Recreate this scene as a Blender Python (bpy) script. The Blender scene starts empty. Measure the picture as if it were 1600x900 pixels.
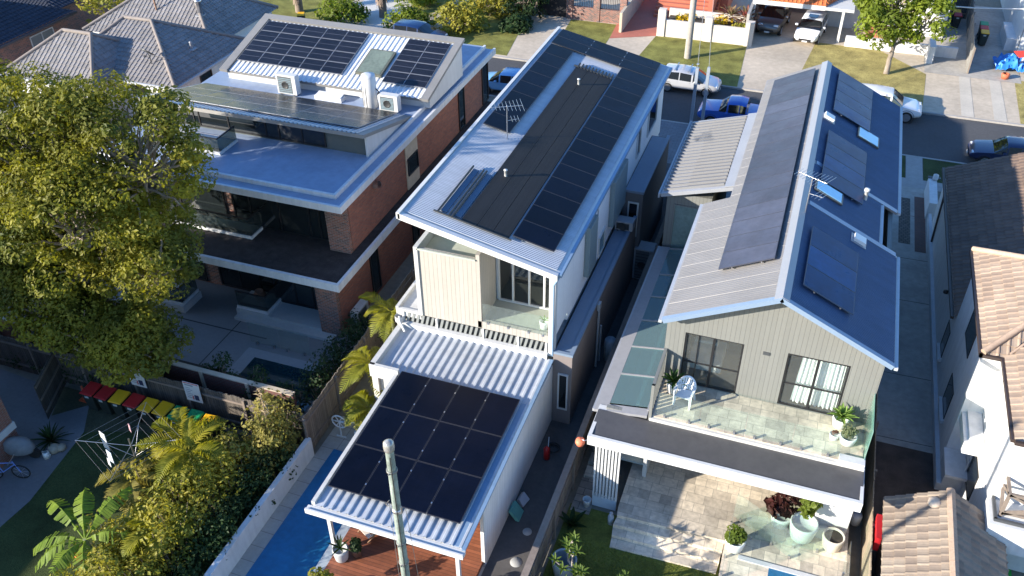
EXPOSURE = 1.25
import bpy, bmesh, math, random
from mathutils import Vector, Matrix, noise
rnd = random.Random(11)
SC = bpy.context.scene
COL = SC.collection
V = Vector

# ------------------------------------------------------------------ materials
MATS = {}
def _new(name):
    m = bpy.data.materials.new(name); m.use_nodes = True
    nt = m.node_tree; b = nt.nodes['Principled BSDF']
    return m, nt, b
def N(nt, t, **kw):
    n = nt.nodes.new(t)
    for k, v in kw.items():
        if k[0] == '_': setattr(n, k[1:], v)
        else: n.inputs[k].default_value = v
    return n
def pos(nt):
    return nt.nodes.new('ShaderNodeNewGeometry').outputs['Position']
def value_noise(nt, vec, scale, lo, hi, detail=4):
    n = N(nt, 'ShaderNodeTexNoise', Scale=scale, Detail=detail, Roughness=.6)
    nt.links.new(vec, n.inputs['Vector'])
    r = N(nt, 'ShaderNodeMapRange'); r.inputs[1].default_value = .25; r.inputs[2].default_value = .75
    r.inputs[3].default_value = lo; r.inputs[4].default_value = hi
    nt.links.new(n.outputs['Fac'], r.inputs[0])
    return r.outputs[0]
def mul(nt, a, b):
    m = N(nt, 'ShaderNodeMath', _operation='MULTIPLY'); nt.links.new(a, m.inputs[0]); nt.links.new(b, m.inputs[1]); return m.outputs[0]
def vary(nt, col, vec, var, s1, s2):
    """multiply a colour (socket or tuple) by two octaves of noise"""
    a = value_noise(nt, vec, s1, 1-var, 1+var); b = value_noise(nt, vec, s2, 1-var*.7, 1+var*.7)
    hs = N(nt, 'ShaderNodeHueSaturation'); nt.links.new(mul(nt, a, b), hs.inputs['Value'])
    if isinstance(col, tuple): hs.inputs['Color'].default_value = (*col, 1)
    else: nt.links.new(col, hs.inputs['Color'])
    return hs.outputs[0]
def M(name, col, rough=.6, metal=0., var=.1, s1=.6, s2=7., bump=0., bs=25., spec=.5, coat=0., streak=0., sv=(5., 5., .5)):
    if name in MATS: return MATS[name]
    m, nt, b = _new(name)
    p = pos(nt)
    c = vary(nt, col, p, var, s1, s2)
    if streak:
        vm = N(nt, 'ShaderNodeVectorMath', _operation='MULTIPLY'); nt.links.new(p, vm.inputs[0]); vm.inputs[1].default_value = sv
        sn = value_noise(nt, vm.outputs[0], 1., 1-streak, 1+streak*.45, 5); hs = N(nt, 'ShaderNodeHueSaturation'); nt.links.new(sn, hs.inputs['Value']); nt.links.new(c, hs.inputs['Color']); c = hs.outputs[0]
    nt.links.new(c, b.inputs['Base Color'])
    b.inputs['Roughness'].default_value = rough; b.inputs['Metallic'].default_value = metal
    b.inputs['Specular IOR Level'].default_value = spec; b.inputs['Coat Weight'].default_value = coat
    if bump:
        n = N(nt, 'ShaderNodeTexNoise', Scale=bs, Detail=5.); nt.links.new(p, n.inputs['Vector'])
        bp = N(nt, 'ShaderNodeBump', Strength=bump, Distance=.03); nt.links.new(n.outputs['Fac'], bp.inputs['Height'])
        nt.links.new(bp.outputs[0], b.inputs['Normal'])
    MATS[name] = m; return m
def wallvec(nt):
    """(horizontal, vertical) metres on any axis-aligned face, (x,y) on flat ones"""
    g = nt.nodes.new('ShaderNodeNewGeometry')
    s = nt.nodes.new('ShaderNodeSeparateXYZ'); nt.links.new(g.outputs['Position'], s.inputs[0])
    n = nt.nodes.new('ShaderNodeSeparateXYZ'); nt.links.new(g.outputs['Normal'], n.inputs[0])
    def gt(sock):
        a = N(nt, 'ShaderNodeMath', _operation='ABSOLUTE'); nt.links.new(sock, a.inputs[0])
        c = N(nt, 'ShaderNodeMath', _operation='GREATER_THAN'); nt.links.new(a.outputs[0], c.inputs[0]); c.inputs[1].default_value = .7
        return c.outputs[0]
    def mix(f, a, b):
        m = N(nt, 'ShaderNodeMix'); nt.links.new(f, m.inputs[0]); nt.links.new(a, m.inputs[2]); nt.links.new(b, m.inputs[3]); return m.outputs[0]
    u = mix(gt(n.outputs[0]), s.outputs[0], s.outputs[1])
    v = mix(gt(n.outputs[2]), s.outputs[2], s.outputs[1])
    c = nt.nodes.new('ShaderNodeCombineXYZ'); nt.links.new(u, c.inputs[0]); nt.links.new(v, c.inputs[1])
    return c.outputs[0]
def brick(name, c1, c2, mortar, bw=.24, bh=.086, ms=.012, rough=.85, var=.12, bias=0., bump=.25, offset=.5, squash=1., freq=2):
    if name in MATS: return MATS[name]
    m, nt, b = _new(name)
    v = wallvec(nt)
    t = N(nt, 'ShaderNodeTexBrick', _offset=offset, _squash=squash, _squash_frequency=freq)
    t.inputs['Color1'].default_value = (*c1, 1); t.inputs['Color2'].default_value = (*c2, 1); t.inputs['Mortar'].default_value = (*mortar, 1)
    t.inputs['Scale'].default_value = 1; t.inputs['Mortar Size'].default_value = ms; t.inputs['Bias'].default_value = bias
    t.inputs['Brick Width'].default_value = bw; t.inputs['Row Height'].default_value = bh; t.inputs['Mortar Smooth'].default_value = .2
    nt.links.new(v, t.inputs['Vector'])
    nt.links.new(vary(nt, t.outputs['Color'], pos(nt), var, .7, 6.), b.inputs['Base Color'])
    b.inputs['Roughness'].default_value = rough
    bp = N(nt, 'ShaderNodeBump', Strength=bump, Distance=.01); bp.invert = True
    nt.links.new(t.outputs['Fac'], bp.inputs['Height']); nt.links.new(bp.outputs[0], b.inputs['Normal'])
    MATS[name] = m; return m
def boards(name, col, w=.18, rough=.6, var=.07, gap=.012, dark=.55, vertical=True, tone=.12):
    """painted boards with shadow grooves, width w"""
    if name in MATS: return MATS[name]
    m, nt, b = _new(name)
    v = wallvec(nt); s = nt.nodes.new('ShaderNodeSeparateXYZ'); nt.links.new(v, s.inputs[0])
    d = N(nt, 'ShaderNodeMath', _operation='DIVIDE'); nt.links.new(s.outputs[0 if vertical else 1], d.inputs[0]); d.inputs[1].default_value = w
    fl = N(nt, 'ShaderNodeMath', _operation='FLOOR'); nt.links.new(d.outputs[0], fl.inputs[0])
    fr = N(nt, 'ShaderNodeMath', _operation='FRACT'); nt.links.new(d.outputs[0], fr.inputs[0])
    wn = N(nt, 'ShaderNodeTexWhiteNoise', _noise_dimensions='1D'); nt.links.new(fl.outputs[0], wn.inputs['W'])
    r = N(nt, 'ShaderNodeMapRange'); nt.links.new(wn.outputs['Value'], r.inputs[0]); r.inputs[3].default_value = 1-tone; r.inputs[4].default_value = 1+tone
    g = N(nt, 'ShaderNodeMath', _operation='GREATER_THAN'); nt.links.new(fr.outputs[0], g.inputs[0]); g.inputs[1].default_value = gap/w
    hs = N(nt, 'ShaderNodeHueSaturation'); hs.inputs['Color'].default_value = (*col, 1); nt.links.new(r.outputs[0], hs.inputs['Value'])
    mx = N(nt, 'ShaderNodeMix', _data_type='RGBA'); nt.links.new(g.outputs[0], mx.inputs[0])
    mx.inputs[6].default_value = (*[c*dark for c in col], 1); nt.links.new(hs.outputs[0], mx.inputs[7])
    nt.links.new(vary(nt, mx.outputs[2], pos(nt), var, .5, 5.), b.inputs['Base Color'])
    b.inputs['Roughness'].default_value = rough
    bp = N(nt, 'ShaderNodeBump', Strength=.5, Distance=.01); nt.links.new(g.outputs[0], bp.inputs['Height']); nt.links.new(bp.outputs[0], b.inputs['Normal'])
    MATS[name] = m; return m
def uvtile(name, c1, c2, rough=.8, var=.15, spec=.3):
    """roof tiles: each tile (integer uv cell) has its own tone between c1 and c2"""
    if name in MATS: return MATS[name]
    m, nt, b = _new(name)
    uv = nt.nodes.new('ShaderNodeUVMap')
    f = N(nt, 'ShaderNodeVectorMath', _operation='FLOOR'); nt.links.new(uv.outputs[0], f.inputs[0])
    wn = N(nt, 'ShaderNodeTexWhiteNoise', _noise_dimensions='2D'); nt.links.new(f.outputs[0], wn.inputs['Vector'])
    mx = N(nt, 'ShaderNodeMix', _data_type='RGBA'); nt.links.new(wn.outputs['Value'], mx.inputs[0])
    mx.inputs[6].default_value = (*c1, 1); mx.inputs[7].default_value = (*c2, 1)
    nt.links.new(vary(nt, mx.outputs[2], pos(nt), var, .9, 9.), b.inputs['Base Color'])
    b.inputs['Roughness'].default_value = rough; b.inputs['Specular IOR Level'].default_value = spec
    MATS[name] = m; return m
def cells(name, base, line, nx, ny, lw=.03, rough=.18, spec=.5):
    """solar cell face: uv 0..1 over the panel, thin lines between nx x ny cells"""
    if name in MATS: return MATS[name]
    m, nt, b = _new(name)
    uv = nt.nodes.new('ShaderNodeUVMap'); s = nt.nodes.new('ShaderNodeSeparateXYZ'); nt.links.new(uv.outputs[0], s.inputs[0])
    def ln(sock, n):
        a = N(nt, 'ShaderNodeMath', _operation='MULTIPLY'); nt.links.new(sock, a.inputs[0]); a.inputs[1].default_value = n
        f = N(nt, 'ShaderNodeMath', _operation='FRACT'); nt.links.new(a.outputs[0], f.inputs[0])
        l = N(nt, 'ShaderNodeMath', _operation='LESS_THAN'); nt.links.new(f.outputs[0], l.inputs[0]); l.inputs[1].default_value = lw
        return l.outputs[0]
    mxm = N(nt, 'ShaderNodeMath', _operation='MAXIMUM'); nt.links.new(ln(s.outputs[0], nx), mxm.inputs[0]); nt.links.new(ln(s.outputs[1], ny), mxm.inputs[1])
    mx = N(nt, 'ShaderNodeMix', _data_type='RGBA'); nt.links.new(mxm.outputs[0], mx.inputs[0])
    mx.inputs[6].default_value = (*base, 1); mx.inputs[7].default_value = (*line, 1)
    oi = nt.nodes.new('ShaderNodeObjectInfo'); rr = N(nt, 'ShaderNodeMapRange'); nt.links.new(oi.outputs['Random'], rr.inputs[0]); rr.inputs[3].default_value = .78; rr.inputs[4].default_value = 1.25
    hs = N(nt, 'ShaderNodeHueSaturation'); nt.links.new(rr.outputs[0], hs.inputs['Value']); nt.links.new(vary(nt, mx.outputs[2], pos(nt), .22, .9, 6.), hs.inputs['Color']); nt.links.new(hs.outputs[0], b.inputs['Base Color'])
    dn = value_noise(nt, pos(nt), 1.4, rough*.8, rough*1.5); nt.links.new(dn, b.inputs['Roughness']); b.inputs['Specular IOR Level'].default_value = spec
    MATS[name] = m; return m
def glass(name, tint=(.8, .95, .92), alpha=.25, rough=.02):
    """see-through pane: mostly transparent, fresnel reflection, slight body tint"""
    if name in MATS: return MATS[name]
    m, nt, b = _new(name); nt.nodes.remove(b)
    out = [n for n in nt.nodes if n.type == 'OUTPUT_MATERIAL'][0]
    tr = N(nt, 'ShaderNodeBsdfTransparent'); tr.inputs[0].default_value = (*tint, 1)
    df = N(nt, 'ShaderNodeBsdfDiffuse'); df.inputs[0].default_value = (*[c*.6 for c in tint], 1)
    gl = N(nt, 'ShaderNodeBsdfGlossy'); gl.inputs['Roughness'].default_value = rough
    a = nt.nodes.new('ShaderNodeMixShader'); a.inputs[0].default_value = alpha
    nt.links.new(tr.outputs[0], a.inputs[1]); nt.links.new(df.outputs[0], a.inputs[2])
    fr = N(nt, 'ShaderNodeFresnel', IOR=1.5); ge = nt.nodes.new('ShaderNodeNewGeometry')
    bf = N(nt, 'ShaderNodeMath', _operation='SUBTRACT'); bf.inputs[0].default_value = 1.; nt.links.new(ge.outputs['Backfacing'], bf.inputs[1])
    c = nt.nodes.new('ShaderNodeMixShader'); nt.links.new(mul(nt, fr.outputs[0], bf.outputs[0]), c.inputs[0])
    nt.links.new(a.outputs[0], c.inputs[1]); nt.links.new(gl.outputs[0], c.inputs[2]); nt.links.new(c.outputs[0], out.inputs[0])
    MATS[name] = m; return m
def leaf(name, c1, c2, trans=.35, rough=.5, s1=.5, s2=5.):
    """foliage: colour drifts between c1 and c2 from clump to clump, some light passes through"""
    if name in MATS: return MATS[name]
    m, nt, b = _new(name); p = pos(nt)
    n = N(nt, 'ShaderNodeTexNoise', Scale=s1, Detail=3.); nt.links.new(p, n.inputs['Vector'])
    r = N(nt, 'ShaderNodeMapRange'); r.inputs[1].default_value = .35; r.inputs[2].default_value = .65; nt.links.new(n.outputs['Fac'], r.inputs[0])
    mx = N(nt, 'ShaderNodeMix', _data_type='RGBA'); nt.links.new(r.outputs[0], mx.inputs[0]); mx.inputs[6].default_value = (*c1, 1); mx.inputs[7].default_value = (*c2, 1)
    col = vary(nt, mx.outputs[2], p, .25, s2, s2*6)
    nt.links.new(col, b.inputs['Base Color']); b.inputs['Roughness'].default_value = rough; b.inputs['Specular IOR Level'].default_value = .18
    out = [k for k in nt.nodes if k.type == 'OUTPUT_MATERIAL'][0]
    t = N(nt, 'ShaderNodeBsdfTranslucent'); hs = N(nt, 'ShaderNodeHueSaturation', Saturation=1.1, Value=1.3); nt.links.new(col, hs.inputs['Color']); nt.links.new(hs.outputs[0], t.inputs[0])
    ms = nt.nodes.new('ShaderNodeMixShader'); ms.inputs[0].default_value = trans
    nt.links.new(b.outputs[0], ms.inputs[1]); nt.links.new(t.outputs[0], ms.inputs[2]); nt.links.new(ms.outputs[0], out.inputs[0])
    MATS[name] = m; return m

# ------------------------------------------------------------------ objects
ORG = {}
SPLIT = {'wall', 'gutter', 'flashing', 'window_hood', 'fascia', 'post', 'bay_side', 'interior_wall', 'plinth', 'patio_wall', 'gutter', 'mullion', 'carport_wall', 'edge_trim', 'kerb', 'stripe', 'beam', 'parapet', 'band', 'pipe', 'soffit', 'side_wall', 'balcony_floor', 'flat_roof', 'roof_sheeting', 'foot', 'boom', 'gravel_roof', 'side_box', 'side_gutter', 'downpipe', 'header_pipe', 'bracket', 'spigot', 'rail', 'step', 'steps', 'bay_tray', 'ridge_cap'}
def tag(o, label, cat, group=None, kind=None):
    if label: o['label'] = label
    if cat: o['category'] = cat
    if group: o['group'] = group
    if kind: o['kind'] = kind
    return o
def thing(name, label, cat, loc=(0, 0, 0), rz=0., group=None):
    o = bpy.data.objects.new(name, None); COL.objects.link(o); o.empty_display_size = .3
    o.location = loc; o.rotation_euler = (0, 0, rz); ORG[o.name] = V(loc)
    return tag(o, label, cat, group)
def children(o): return [c for c in bpy.data.objects if c.parent == o]
def dup(o, loc=None, rz=None, label=None, parent=None, scale=None):
    c = o.copy(); COL.objects.link(c)
    if parent: c.parent = parent
    if loc is not None: c.location = loc
    if rz is not None: c.rotation_euler[2] = rz
    if scale: c.scale = (scale,)*3
    if label: c['label'] = label
    for ch in o.children: dup(ch, parent=c)
    return c

class MB:
    """collects faces and links them as one mesh object"""
    def __init__(s): s.v = []; s.f = []; s.m = []; s.uv = {}; s.sm = []
    def face(s, pts, mi=0, uv=None, smooth=False):
        i = len(s.v); s.v += [tuple(p) for p in pts]; s.f.append(tuple(range(i, i+len(pts)))); s.m.append(mi); s.sm.append(smooth)
        if uv: s.uv[len(s.f)-1] = uv
    def raw(s, vs, fs, mi=0, smooth=False):
        i = len(s.v); s.v += [tuple(p) for p in vs]
        for f in fs: s.f.append(tuple(i+k for k in f)); s.m.append(mi); s.sm.append(smooth)
    def box(s, x0, x1, y0, y1, z0, z1, mi=0):
        vs = [(x, y, z) for z in (z0, z1) for x, y in ((x0, y0), (x1, y0), (x1, y1), (x0, y1))]
        s.raw(vs, [(3, 2, 1, 0), (4, 5, 6, 7), (0, 1, 5, 4), (1, 2, 6, 5), (2, 3, 7, 6), (3, 0, 4, 7)], mi); return s
    def obox(s, o, a, b, c, mi=0):
        """box from corner o along vectors a, b, c"""
        o, a, b, c = V(o), V(a), V(b), V(c)
        vs = [o, o+a, o+a+b, o+b, o+c, o+a+c, o+a+b+c, o+b+c]
        fs = [(3, 2, 1, 0), (4, 5, 6, 7), (0, 1, 5, 4), (1, 2, 6, 5), (2, 3, 7, 6), (3, 0, 4, 7)]
        if a.cross(b).dot(c) < 0: fs = [f[::-1] for f in fs]
        s.raw(vs, fs, mi); return s
    def beam(s, p, q, w, h=None, mi=0):
        p, q = V(p), V(q); h = h or w; d = (q-p)
        sd = d.cross(V((0, 0, 1))); sd = sd.normalized() if sd.length > 1e-5 else V((1, 0, 0)); u = sd.cross(d).normalized()
        return s.obox(p-sd*w/2-u*h/2, sd*w, u*h, d, mi)
    def prism(s, pts, z0, z1, mi=0):
        n = len(pts); vs = [(x, y, z0) for x, y in pts]+[(x, y, z1) for x, y in pts]
        s.raw(vs, [tuple(range(n))[::-1], tuple(range(n, 2*n))]+[(i, (i+1) % n, n+(i+1) % n, n+i) for i in range(n)], mi); return s
    def slab(s, pts, t, mi=0):
        """polygon (3d points, counter-clockwise from outside) given thickness t inwards"""
        pts = [V(p) for p in pts]; nn = (pts[1]-pts[0]).cross(pts[2]-pts[0]).normalized(); lo = [p-nn*t for p in pts]; n = len(pts)
        s.raw(pts+lo, [tuple(range(n)), tuple(range(n, 2*n))[::-1]]+[(i, n+i, n+(i+1) % n, (i+1) % n) for i in range(n)], mi); return s
    def tube(s, pts, r, n=8, mi=0, cap=True, smooth=True):
        pts = [V(p) for p in pts]; k = len(pts); rr = r if isinstance(r, (list, tuple)) else [r]*k
        vs = []; ref = None
        for i, p in enumerate(pts):
            d = (pts[min(i+1, k-1)]-pts[max(i-1, 0)]).normalized()
            if ref is None: ref = d.orthogonal().normalized()
            ref = (ref-d*ref.dot(d)); ref = ref.normalized() if ref.length > 1e-6 else d.orthogonal().normalized()
            b = d.cross(ref)
            for j in range(n):
                a = 2*math.pi*j/n; vs.append(p+(ref*math.cos(a)+b*math.sin(a))*rr[i])
        fs = [(i*n+j, i*n+(j+1) % n, (i+1)*n+(j+1) % n, (i+1)*n+j) for i in range(k-1) for j in range(n)]
        s.raw(vs, fs, mi, smooth)
        if cap: s.raw(vs[:n], [tuple(range(n))[::-1]], mi); s.raw(vs[-n:], [tuple(range(n))], mi)
        return s
    def lathe(s, prof, c=(0, 0, 0), n=16, mi=0, smooth=True):
        c = V(c); vs = []
        for r, z in prof:
            for j in range(n):
                a = 2*math.pi*j/n; vs.append(c+V((r*math.cos(a), r*math.sin(a), z)))
        s.raw(vs, [(i*n+j, i*n+(j+1) % n, (i+1)*n+(j+1) % n, (i+1)*n+j) for i in range(len(prof)-1) for j in range(n)], mi, smooth); return s
    def sheet(s, O, U, W, pitch, amp, kind='trap', mi=0, nv=1):
        """profiled metal sheet: O + u*U + w*W, ribs run along W"""
        O, U, W = V(O), V(U), V(W); n = U.cross(W).normalized(); n = -n if n.z < 0 else n; L = U.length; k = max(1, round(L/pitch))
        prof = {'trap': [(0, 0), (.56, 0), (.66, 1), (.90, 1)], 'sine': [(i/6, .5-.5*math.cos(2*math.pi*i/6)) for i in range(6)],
                'seam': [(0, 0), (.93, 0), (.945, 1), (.985, 1)]}[kind]
        us = [((i+a)/k, h) for i in range(k) for a, h in prof]+[(1., prof[0][1])]
        vs = []
        for j in range(nv+1):
            for u, h in us: vs.append(O+U*u+W*(j/nv)+n*(h*amp))
        m = len(us)
        s.raw(vs, [(j*m+i, j*m+i+1, (j+1)*m+i+1, (j+1)*m+i) for j in range(nv) for i in range(m-1)], mi, kind == 'sine'); return s
    def islands(s):
        p = list(range(len(s.v)))
        def find(i):
            while p[i] != i: p[i] = p[p[i]]; i = p[i]
            return i
        for f in s.f:
            for k in f[1:]: p[find(k)] = find(f[0])
        out = {}
        for i, f in enumerate(s.f): out.setdefault(find(f[0]), []).append(i)
        return list(out.values())
    def build(s, name, mat, parent=None, world=True, merge=False):
        if name in SPLIT and parent is not None and not merge:
            isl = s.islands()
            if 1 < len(isl) <= 24:
                first = None
                for g in isl:
                    m = MB(); ix = {}
                    for i in g:
                        for k in s.f[i]:
                            if k not in ix: ix[k] = len(m.v); m.v.append(s.v[k])
                        m.f.append(tuple(ix[k] for k in s.f[i])); m.m.append(s.m[i]); m.sm.append(s.sm[i])
                        if i in s.uv: m.uv[len(m.f)-1] = s.uv[i]
                    o = m._build(name, mat, parent, world); first = first or o
                return first
        return s._build(name, mat, parent, world, merge)
    def _build(s, name, mat, parent=None, world=True, merge=False):
        me = bpy.data.meshes.new(name); off = V((0, 0, 0))
        if world and parent:
            r = parent
            while r.parent: r = r.parent
            off = ORG.get(r.name, off)
        vs = [V(p)-off for p in s.v]
        base = None
        if world and not parent and vs:
            lo = [min(p[i] for p in vs) for i in range(3)]; hi = [max(p[i] for p in vs) for i in range(3)]
            base = V(((lo[0]+hi[0])/2, (lo[1]+hi[1])/2, lo[2])); vs = [p-base for p in vs]
        me.from_pydata(vs, [], s.f)
        for mm in (mat if isinstance(mat, (list, tuple)) else [mat]): me.materials.append(mm)
        me.polygons.foreach_set('material_index', s.m); me.polygons.foreach_set('use_smooth', s.sm)
        if s.uv:
            ul = me.uv_layers.new(name='UVMap').data
            for fi, uv in s.uv.items():
                for k, li in enumerate(me.polygons[fi].loop_indices): ul[li].uv = uv[k]
        if merge:
            bm = bmesh.new(); bm.from_mesh(me); bmesh.ops.delete(bm, geom=[v for v in bm.verts if not v.link_faces], context='VERTS'); bmesh.ops.remove_doubles(bm, verts=bm.verts, dist=.0008); bm.to_mesh(me); bm.free()
        me.update()
        o = bpy.data.objects.new(name, me); COL.objects.link(o)
        if base is not None: o.location = base; ORG[o.name] = base
        if parent: o.parent = parent
        return o
def box(name, mat, parent, *a): return MB().box(*a).build(name, mat, parent)
def bevel(o, w=.02, seg=2):
    m = o.modifiers.new('bevel', 'BEVEL'); m.width = w; m.segments = seg; m.limit_method = 'ANGLE'; return o
def struct(name, mb, mat):
    o = mb.build(name, mat); o['kind'] = 'structure'; return o

def tile_face(mb, poly, tw=.30, th=.34, lift=.035, amp=.034, mi=0):
    """tiled roof face over convex polygon poly (3d, ccw from outside): stepped courses, rolled tiles"""
    poly = [V(p) for p in poly]; n = (poly[1]-poly[0]).cross(poly[2]-poly[0]).normalized()
    if n.z < 0: poly.reverse(); n = -n
    d = V((0, 0, -1)); d = (d-n*d.dot(n)).normalized(); a = d.cross(n)*-1
    o = max(poly, key=lambda p: p.z)
    us = [(p-o).dot(a) for p in poly]; ws = [(p-o).dot(d) for p in poly]
    u0 = math.floor(min(us)/tw); u1 = math.ceil(max(us)/tw); w1 = math.ceil(max(ws)/th)
    bm = bmesh.new(); uvl = bm.loops.layers.uv.new('UVMap'); sub = (0, .3, .62, .78, .9, 1.)
    hh = (0, -.3, -.2, 1., 1., 0)
    for w in range(-1, w1):
        row = []
        for u in range(u0, u1):
            for k in range(5): row.append(((u+sub[k])*tw, hh[k]*amp, u))
        row.append((u1*tw, 0, u1))
        top = [bm.verts.new(o+a*x+d*(w*th)+n*(h)) for x, h, _ in row]
        bot = [bm.verts.new(o+a*x+d*((w+1)*th)+n*(h+lift)) for x, h, _ in row]
        low = [bm.verts.new(o+a*x+d*((w+1)*th)+n*(h)) for x, h, _ in row]
        for i in range(len(row)-1):
            uu = row[i][2]+.5
            for q in ((top[i], bot[i], bot[i+1], top[i+1]), (bot[i], low[i], low[i+1], bot[i+1])):
                f = bm.faces.new(q)
                for l in f.loops: l[uvl].uv = (uu+(w % 2)*.0, w+.5)
    k = len(poly)
    for i in range(k):
        e = poly[(i+1) % k]-poly[i]; pn = e.cross(n)
        bmesh.ops.bisect_plane(bm, geom=bm.verts[:]+bm.edges[:]+bm.faces[:], plane_co=poly[i], plane_no=pn, clear_outer=True)
    bm.normal_update()
    for f in bm.faces:
        pts = [v.co.copy() for v in f.verts]
        if f.normal.dot(n) < -.01: pts.reverse()
        mb.face(pts, mi, [tuple(f.loops[0][uvl].uv)]*len(pts))
    bm.free()
# ------------------------------------------------------------------ camera, sun, sky
PI_, YA_, RO_ = map(math.radians, (36.55, 20.1, -.65)); CH = 25.
def cam_axes():
    cp, sp, cy, sy = math.cos(PI_), math.sin(PI_), math.cos(YA_), math.sin(YA_)
    w = V((-sy*cp, cy*cp, -sp)); r = V((cy, sy, 0)); u = r.cross(w); cr, sr = math.cos(RO_), math.sin(RO_)
    return r*cr+u*sr, u*cr-r*sr, w
r_, u_, w_ = cam_axes()
cd = bpy.data.cameras.new('Camera'); cam = bpy.data.objects.new('Camera', cd); COL.objects.link(cam)
cam.matrix_world = Matrix(((r_.x, u_.x, -w_.x, 0), (r_.y, u_.y, -w_.y, 0), (r_.z, u_.z, -w_.z, CH), (0, 0, 0, 1)))
cd.sensor_width = 36; cd.lens = 1395/1600*36; cd.clip_end = 600; cd.clip_start = .5; SC.camera = cam

SUN = V((-2.25, -1.93, 1.)).normalized()
sd = bpy.data.lights.new('sun', 'SUN'); sd.energy = 4.8; sd.angle = math.radians(.55); sd.color = (1., .915, .79)
so = bpy.data.objects.new('sun', sd); COL.objects.link(so); so.rotation_euler = (-SUN).to_track_quat('-Z', 'Y').to_euler(); so.location = SUN*60
wd = bpy.data.worlds.new('World'); SC.world = wd; wd.use_nodes = True
wt = wd.node_tree; bg = wt.nodes['Background']; sk = wt.nodes.new('ShaderNodeTexSky'); sk.sky_type = 'NISHITA'; sk.sun_disc = False
sk.sun_elevation = math.asin(SUN.z); sk.sun_rotation = math.atan2(SUN.x, SUN.y); sk.air_density = 1.; sk.dust_density = .3; sk.ozone_density = 2.5
hs_ = N(wt, 'ShaderNodeHueSaturation', Hue=.508, Saturation=1.22); wt.links.new(sk.outputs[0], hs_.inputs['Color']); wt.links.new(hs_.outputs[0], bg.inputs[0]); bg.inputs[1].default_value = .15
SC.view_settings.view_transform = 'Standard'; SC.view_settings.look = 'None'; SC.view_settings.exposure = EXPOSURE; SC.view_settings.gamma = 1
SC.cycles.max_bounces = 8; SC.cycles.transparent_max_bounces = 12; SC.cycles.caustics_reflective = False; SC.cycles.caustics_refractive = False

# ------------------------------------------------------------------ shared materials
WHITE = M('white paint', (.57, .57, .56), .55, var=.04, s1=.4, streak=.10)
OFFW = M('off white paint', (.52, .515, .49), .6, var=.05, streak=.14)
CREAMB = boards('cream cladding', (.39, .36, .315), .17, var=.05, tone=.04, dark=.55)
GREYB = boards('grey green cladding', (.185, .188, .175), .15, var=.04, tone=.03, dark=.62)
ZINC = M('pale steel roofing', (.42, .445, .48), .38, .0, var=.07, s1=.35, s2=3, spec=.6, streak=.16, sv=(.8, 4., .8))
MIDG = M('mid grey flashing', (.30, .31, .33), .45, var=.06)
DKG = M('dark grey metal', (.06, .065, .07), .45, var=.08)
BLK = M('black frame metal', (.018, .018, .02), .4, var=.05)
DARKGL = M('dark window glass', (.012, .016, .018), .04, var=.1, spec=.9)
GREENGL = M('pale green glass', (.16, .25, .24), .06, var=.12, spec=.9)
ROOFR = M('slate grey steel roofing', (.235, .23, .235), .42, var=.04, s1=.3, s2=4, spec=.5)
PANELG = cells('slate solar cell', (.055, .058, .082), (.05, .053, .075), 1, 10, .04, rough=.34, spec=.4)
PANEL = cells('black solar cell', (.0025, .004, .011), (.005, .007, .016), 6, 10, .03, rough=.3, spec=.13)
PANELW = cells('framed solar cell', (.006, .006, .009), (.07, .075, .09), 12, 2, .07, rough=.14)
FRAMEN = M('panel frame tinted sky blue', (.012, .026, .06), .4, .2, var=.05)  # blue of the sky put into the frame colour for the shaded slope
FRAMEG = M('slate panel frame', (.065, .068, .09), .4, .1, var=.05)
FRAMEB = M('black panel frame', (.035, .035, .042), .45, .2, var=.05)
FRAMES = M('silver panel frame', (.26, .27, .29), .4, .3, var=.05)
BRICKR = brick('red brown brick', (.36, .115, .065), (.24, .075, .05), (.16, .13, .11))
BRICKM = brick('mottled brick', (.30, .11, .07), (.09, .055, .05), (.24, .21, .19), var=.15)
CONC = M('concrete', (.33, .31, .285), .9, var=.14, s1=.35, s2=4, bump=.15, bs=12)
CONCL = M('pale concrete', (.47, .395, .30), .9, var=.2, s1=.3, s2=3, bump=.15, bs=10)
DRIVEC = M('driveway concrete', (.38, .35, .305), .92, var=.22, s1=.5, s2=3.5, bump=.2, bs=10)  # concrete of the drives, tone varied at random
ASPH = M('asphalt', (.066, .066, .068), .9, var=.18, s1=.25, s2=6, bump=.25, bs=60)
GRASS = M('lawn', (.19, .185, .048), .95, var=.5, s1=.9, s2=14, bump=.9, bs=40, spec=.2)
GRASSD = M('deep lawn', (.05, .068, .024), .95, var=.42, s1=.7, s2=12, bump=.9, bs=40, spec=.2)
DRYG = M('dry verge grass', (.34, .28, .10), .95, var=.5, s1=.8, s2=9, bump=.9, bs=35, spec=.2)
SOIL = M('soil', (.05, .04, .03), .95, var=.3, s1=1.5, s2=9, bump=.5)
WOODF = boards('weathered timber palings', (.20, .165, .13), .11, rough=.9, var=.18, gap=.01, dark=.35, tone=.22)
WOODD = boards('dark timber palings', (.10, .085, .07), .11, rough=.9, var=.2, gap=.012, dark=.35, tone=.25)
DECK = boards('red hardwood decking', (.25, .085, .042), .13, rough=.55, var=.22, gap=.012, dark=.3, tone=.25, vertical=False)
TERRA = M('terracotta paint', (.42, .13, .075), .8, var=.1)
CLEARG = glass('balustrade glass', (.93, .98, .96), .05)
WINGL = glass('window glass', (.90, .94, .93), .06)
STEEL = M('stainless steel', (.55, .55, .56), .3, .9, var=.05)
CHARC = M('charcoal plastic', (.03, .032, .033), .5, var=.08)
POTW = M('white glazed pot', (.70, .70, .68), .35, var=.05)

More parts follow.
